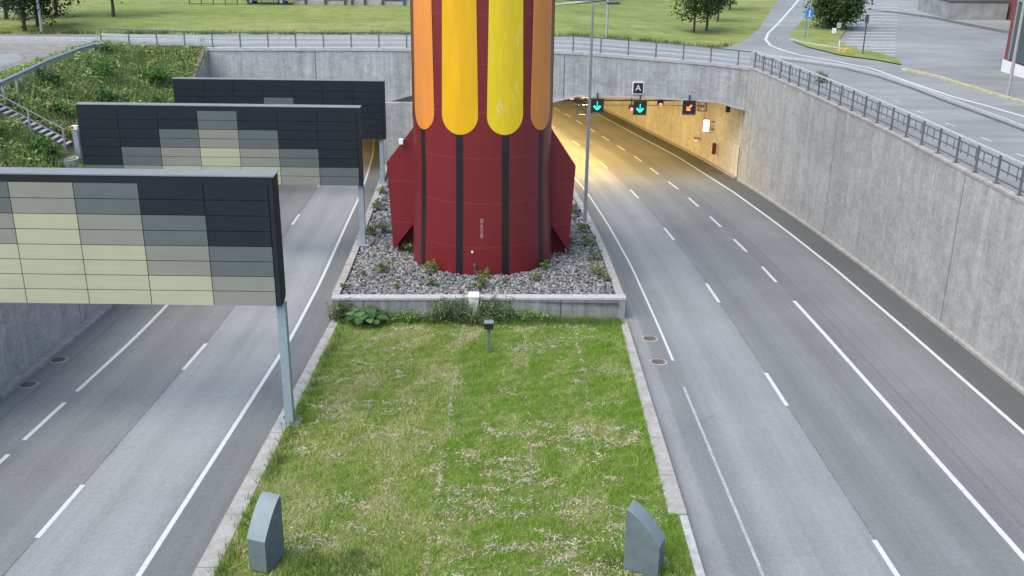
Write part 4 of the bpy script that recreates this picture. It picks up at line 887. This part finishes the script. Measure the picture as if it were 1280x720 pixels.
for p, q in zip(gp, gp[1:]):
    d = np.array([q[0]-p[0], q[1]-p[1]]); d /= np.linalg.norm(d); nn = np.array([d[1], -d[0]])
    pr_ = [(0,.0),(.07,.05),(.07,.12),(0,.155),(.07,.19),(.07,.26),(0,.31),(-.02,.31),(-.02,0)]
    b.prism(pr_, lambda w_, k: ((p if k == 0 else q)[0]+nn[0]*w_[0], (p if k == 0 else q)[1]+nn[1]*w_[0], zc-.16+w_[1]))
b.build('beam', M['galv'], T, og); Lg = 0
for p, q in zip(gp, gp[1:]):
    for s in np.arange(.3, math.dist(p, q), 2.1):
        d = s/math.dist(p, q); x, y = p[0]+(q[0]-p[0])*d, p[1]+(q[1]-p[1])*d; MB().box(x-.06, x+.06, y-.06, y+.06, 3.1, zc+.1).build('post', M['galv'], T, og)
# second rail on the corner above the bank
# stairs down the bank
st = thing('outdoor_stairs', (-24, 54.2, bank_z(-24, 54.2)), 'narrow stairs with pale treads descending the weedy bank at the left', 'stairs'); og = (-24, 54.2, bank_z(-24, 54.2))
n = 18
for k in range(n):
    x = -23.9-.29*k; z = 1.42+.165*k; MB().box(x-.29, x, 53.75, 54.65, z-.07, z).build('step', M['white_kerb'], st, og)
b = MB(); b.prism([(-23.9,1.04),(-23.9,1.32),(-29.1,4.29),(-29.1,3.94)], lambda p, k: (p[0], 53.6+.12*k, p[1])); b.build('stringer', M['dark_steel'], st, og)
b = MB(); b.prism([(-23.9,1.04),(-23.9,1.32),(-29.1,4.29),(-29.1,3.94)], lambda p, k: (p[0], 54.67+.12*k, p[1])); b.build('stringer', M['dark_steel'], st, og)
hr = thing('handrail', (-23.8, 53.5, 1), 'grey two bar handrail beside the outdoor stairs on the bank', 'handrail'); og = (-23.8, 53.5, 1)
for dz in (1.0, .52): MB().bar((-23.7,53.45,1.3+dz), (-29.2,53.45,4.42+dz), .045, .045).build('rail', M['galv'], hr, og)
for x in (-23.8,-25.5,-27.2,-28.9): z = 1.36+(-23.8-x)*.567; MB().box(x-.04, x+.04, 53.41, 53.49, z-.5, z+1.0).build('post', M['galv'], hr, og)
p = atY(96, 205, 53.2); T = thing('marker_post', (-22.95, 53.0, bank_z(-22.95,53)), 'pale post with red and white cap at the bottom of the outdoor stairs', 'post')
MB().box(-.13,.13,-.1,.1,-.1,1.75).build('post', M['post'], T); MB().box(-.16,.16,-.13,.13,1.753,1.95).build('cap', M['white'], T); MB().box(-.165,-.02,-.135,-.131,1.8,1.93).build('stripe', M['red_paint'], T)
T = thing('concrete_ring', (-23.2, 52.0, bank_z(-23.2,52)), 'pale round concrete well ring in the weeds below the stairs', 'well ring')
MB().tube([(0,0,-.2),(0,0,.28)], .62, 20, cap=True).build('ring', M['white_kerb'], T); MB().tube([(0,0,.283),(0,0,.33)], .46, 20).build('lid', M['kerb'], T)
# ------------------------------------------------------------------ things on and in the portal
T = thing('letter_sign', (9.0, PY-.06, 1.27), 'small black square sign with a white letter A on the portal wall', 'sign')
MB().box(-.43,.43,-.03,.05,-.46,.46).build('frame', M['white'], T, bevel=.02); MB().box(-.35,.35,-.045,-.033,-.38,.38).build('plate', M['black'], T); text_mesh('A', .62, M['white'], 'lettering', T, (0, -.05, 0))
def signal(x, y, kind, label):
    p = atY(x, y, 74.75); T = thing('lane_signal', tuple(p), label, 'lane signal', 'lane signals under the portal lintel')
    MB().box(-.44,.44,0,.22,-.47,.47).build('housing', M['black'], T); 
    b = MB(); b.box(-.5,.5,-.02,.0-.002,-.53,-.475); b.box(-.5,.5,-.02,-.002,.475,.53); b.box(-.5,-.445,-.02,-.002,-.474,.474); b.box(.445,.5,-.02,-.002,-.474,.474); b.build('frame', M['dark_steel'], T)
    b = MB()
    if kind == 'down': segs = [((0,.3),(0,-.26)), ((-.23,-.03),(0,-.28)), ((.23,-.03),(0,-.28))]
    else: segs = [((.18,.18),(-.15,-.14)), ((-.17,-.17),(.1,-.17)), ((-.17,-.17),(-.17,.1))]
    for i_, (a, c_) in enumerate(segs): b.bar((a[0], -.012-.002*i_, a[1]), (c_[0], -.012-.002*i_, c_[1]), .02, .11, up=(0,1,0) if False else (0,0,1))
    b.build('arrow', M['g_green' if kind == 'down' else 'g_red'], T)
    MB().box(-.06,.06,.05,.15,.475,.9).build('hanger', M['dark_steel'], T)
signal(746.5, 132, 'down', 'lane signal with a green arrow, leftmost, half behind the lamp post'); signal(800, 135, 'down', 'lane signal with a green down arrow directly below the letter sign'); signal(861.5, 134.5, 'diag', 'lane signal with a red orange diagonal arrow at the right')
def frame(x, y, w_, h_, label):
    p = atY(x, y, 75.9); T = thing('lattice_bracket', tuple(p), label, 'bracket', 'lattice brackets under the lintel'); b = MB()
    c4 = [(-w_,-h_),(w_,-h_),(w_,h_),(-w_,h_)]
    for i in range(4): b.bar((c4[i][0],0,c4[i][1]), (c4[(i+1)%4][0],0,c4[(i+1)%4][1]), .06)
    b.bar((-w_,.01,-h_), (w_,.01,h_), .05); b.bar((-w_,-.01,h_), (w_,-.01,-h_), .05); b.bar((-w_,.02,0), (w_,.02,0), .05); b.build('frame', M['mid_steel'], T)
    MB().box(-w_*.5, w_*.5, .04, .12, h_+.03, h_+.5).build('hanger', M['dark_steel'], T)
frame(727, 132, .3, .68, 'grey lattice bracket left of the leftmost lane signal'); frame(878, 133, .32, .34, 'dark lattice bracket right of the red arrow signal')
cb_ = thing('signal_beam', (9, 76.2, .15), 'thin dark cross beam behind the lane signals inside the tunnel mouth', 'beam')
MB().bar((2.7,76.4,.05),(16.7,76.4,.2),.08).build('bar', M['dark_steel'], cb_, (9,76.2,.15)); MB().bar((2.7,76.4,-.3),(14,76.4,-.2),.05).build('bar', M['galv'], cb_, (9,76.2,.15))
for x, y, Y, r, l in ((826,131,77.5,.14,'round red lamp under a dark housing between the centre and right signals'), (789.5,136.5,80,.13,'small red lamp just left of the centre lane signal'), (715,123.5,77,.16,'red lamp at the upper left corner of the tunnel mouth')):
    p = atY(x, y, Y); T = thing('warning_lamp', tuple(p), l, 'warning lamp', 'red lamps in the tunnel mouth'); MB().tube([(0,-.02,0),(0,.05,0)], r, 14).build('lens', M['g_pink'], T); MB().box(-r*1.5, r*1.5, .06, .5, -r*.4, r*2.2).build('housing', M['black'], T); MB().box(-.04,.04,.2,.3,r*2.2,1.6).build('hanger', M['dark_steel'], T)
def wall_at(x, y):
    v = ray(x, y); t = 75/v[1]
    for k in range(200):
        q = np.array([0,0,CZ])+v*t
        if q[0] > 16.85+sR(q[1])-sR(75.7)-.25: return q
        t *= 1.002
    return q
p = wall_at(888, 157); T = thing('emergency_sign', (p[0]-.35, p[1], p[2]), 'white lit emergency sign projecting from the right tunnel wall', 'lit sign'); MB().box(-.25,.25,-.06,-.0,-.48,.48).build('panel', M['g_white'], T); MB().box(-.29,.29,.003,.12,-.53,.53).build('housing', M['red_paint'], T)
b = MB(); b.box(.4,.85,.03,.09,-.35,-.27); b.box(.4,.85,.03,.09,.27,.35); b.build('bracket', M['dark_steel'], T)
p = wall_at(871.5, 174); T = thing('emergency_lamp', (p[0]-.1, p[1], p[2]), 'small red and white lamp box deeper on the right tunnel wall', 'lamp'); MB().box(-.15,.12,-.15,.15,-.18,.0).build('lens', M['g_pink'], T); MB().box(-.18,.3,-.18,.18,.003,.15).build('housing', M['galv'], T)
p = wall_at(893, 185); T = thing('hydrant_box', (p[0]-.05, p[1], p[2]), 'narrow red emergency box low on the right tunnel wall', 'emergency box'); MB().box(-.12,.18,-.14,.14,-.5,.4).build('box', M['dull_red'], T, bevel=.02); MB().box(-.17,-.163,-.1,.1,-.2,.1).build('label', M['white'], T)
p = atY(922, 137, 74.6); p = atY(910, 135, 75.9); T = thing('camera_box', tuple(p), 'small dark camera box hanging under the right haunch of the portal', 'camera'); MB().box(-.14,.14,-.2,.2,-.3,.25).build('box', M['black'], T); MB().box(-.05,.05,-.05,.05,.253,.7).build('hanger', M['dark_steel'], T)
# ------------------------------------------------------------------ buildings at the edges of the picture
g = ground(1252, 89); T = thing('brick_building', g, 'red brick building with dark glazing and white plinth at the right edge', 'building')
ang = math.atan2(*(np.array(UG(1290, 101))[:2]-np.array(UG(1252, 89))[:2])[::-1]); T.rotation_euler.z = ang
MB().box(0, 26, .02, 16, .85, 12).build('wall', M['brick'], T); MB().box(-.05, 26, -.05, 16, -.3, .847).build('plinth', M['white'], T)
b = MB(); b.box(1.0, 25, -.05, .017, 1.0, 9.5); wdw = b.build('window', M['glass'], T)
b = MB()
for k in range(9): b.box(.9+k*3, 1.0+k*3, -.12, -.052, .95, 9.6)
b.box(1.001, 24.9, -.12, -.052, 5, 5.12); b.build('frame', M['galv'], wdw)
MB().box(-.3, 26.3, -.3, 16.3, 12.003, 12.3).build('roof', M['dark_steel'], T)
b = MB(); b.box(-.55, -.06, .3, 1.1, 0, 1.1); b.build('side_step', M['conc_b'], T); MB().box(-.35, -.06, .4, .9, 1.103, 2.3).build('meter_box', M['dark_steel'], T)
g = ground(1186, 24.5); g2 = UG(1256, 25); T = thing('loading_ramp', g, 'low grey concrete ramp wall at the back of the parking yard', 'concrete ramp'); L = g2[0]-g[0]
MB().box(0, L, 0, 9, -.3, 1.75).build('wall', M['conc_b'], T); MB().box(-.06, L, -.06, 9, 1.753, 1.9).build('cap', M['dark_steel'], T); MB().box(.6, L*.6, 3, 7, 1.903, 2.6).build('upper_block', M['white_kerb'], T)
T2 = thing('brick_annex', (g2[0]-.3, g2[1]-8, zu(*g2[:2])), 'red brick annex wall beyond the lamp post at the upper right', 'building'); MB().box(.6, 14, 2, 20, -.3, 9).build('wall', M['brick'], T2); MB().box(.4, 14.2, 1.8, 20.2, 9.003, 9.4).build('roof', M['dark_steel'], T2); MB().box(.5,.58,4,5.4,1.0,2.2).build('window', M['glass'], T2)
b_ = MB(); b_.box(.9,1.4,1.9,1.98,2.3,2.9); b_.build('wall_lamp', M['white'], T2)
g = ground(367, 5.5); gR = UG(560, 5.5); T = thing('long_low_building', g, 'long low grey building with pale bays beyond the field', 'building'); L = gR[0]-g[0]+6
MB().box(0, L, .3, 12, -.3, 6).build('wall', M['pale_panel'], T); MB().box(-.3, L+.3, 0, 12.3, 6.003, 6.4).build('roof', M['dark_steel'], T); MB().box(-.05, L, .2, .298, -.3, .35).build('plinth', M['kerb'], T)
for k, x in enumerate((1.2,3.2,5.2,5.9,7.2,9.,11.2,12.2,13.4,15,17)): MB().box(x-.09, x+.09, 0, .195, -.2, 6).build('column', M['dark_steel'], T)
for k, (x0, x1) in enumerate(((.2,1.1),(3.4,5.0),(9.2,11),(13.6,14.8))): MB().box(x0, x1, .22, .29, .45, 3).build('window', M['glass'], T)
g = ground(333, 5.5); T = thing('parked_van', (g[0], g[1]+.6, zu(g[0], g[1]+.6)), 'grey van parked by the low building beyond the field', 'van')
b = MB(); b.prism([(-2.3,.35),(-2.35,1.2),(-2.1,2.1),(1.2,2.15),(1.75,1.3),(2.5,1.05),(2.55,.4)], lambda p, k: (p[0], (k-.5)*1.9, p[1])); b.build('body', M['pale_panel'], T, bevel=.05)
for x in (-1.5, 1.6):
    for y in (-.93, .93):
        w_ = MB().tube([(x, y-.1, .34), (x, y+.1, .34)], .34, 16).build('wheel', M['black'], T); MB().tube([(x, y-.115, .34), (x, y+.115, .34)], .18, 12).build('rim', M['galv'], w_)
b = MB(); b.prism([(1.0,1.35),(.9,1.95),(1.25,1.95),(1.62,1.35)], lambda p, k: (p[0], (k-.5)*1.93, p[1])); b.build('window', M['glass'], T)
fp = [UG(x, 6.5)[:2] for x in (312, 322, 366)]; tf = thing('mesh_fence', (fp[0][0], fp[0][1], zu(*fp[0])), 'thin dark fence in front of the grey van beyond the field', 'fence'); og = (fp[0][0], fp[0][1], zu(*fp[0])); b = MB()
for x in np.arange(fp[0][0]-6, fp[2][0], 1.2): MB().box(x-.04, x+.04, fp[0][1]-.04, fp[0][1]+.04, og[2], og[2]+1.7).build('post', M['dark_steel'], tf, og)
b.bar((fp[0][0]-6, fp[0][1], og[2]+1.65), (fp[2][0], fp[0][1], og[2]+1.65), .05); b.bar((fp[0][0]-6, fp[0][1], og[2]+.1), (fp[2][0], fp[0][1], og[2]+.1), .05); b.build('rail', M['dark_steel'], tf, og)
p = ground(712, -3); shrub('hedge', p, 3, 5, 2600, .4, (.035,.055,.025), 400, 'dark hedge beyond the pale path right of the tower', 'hedge')
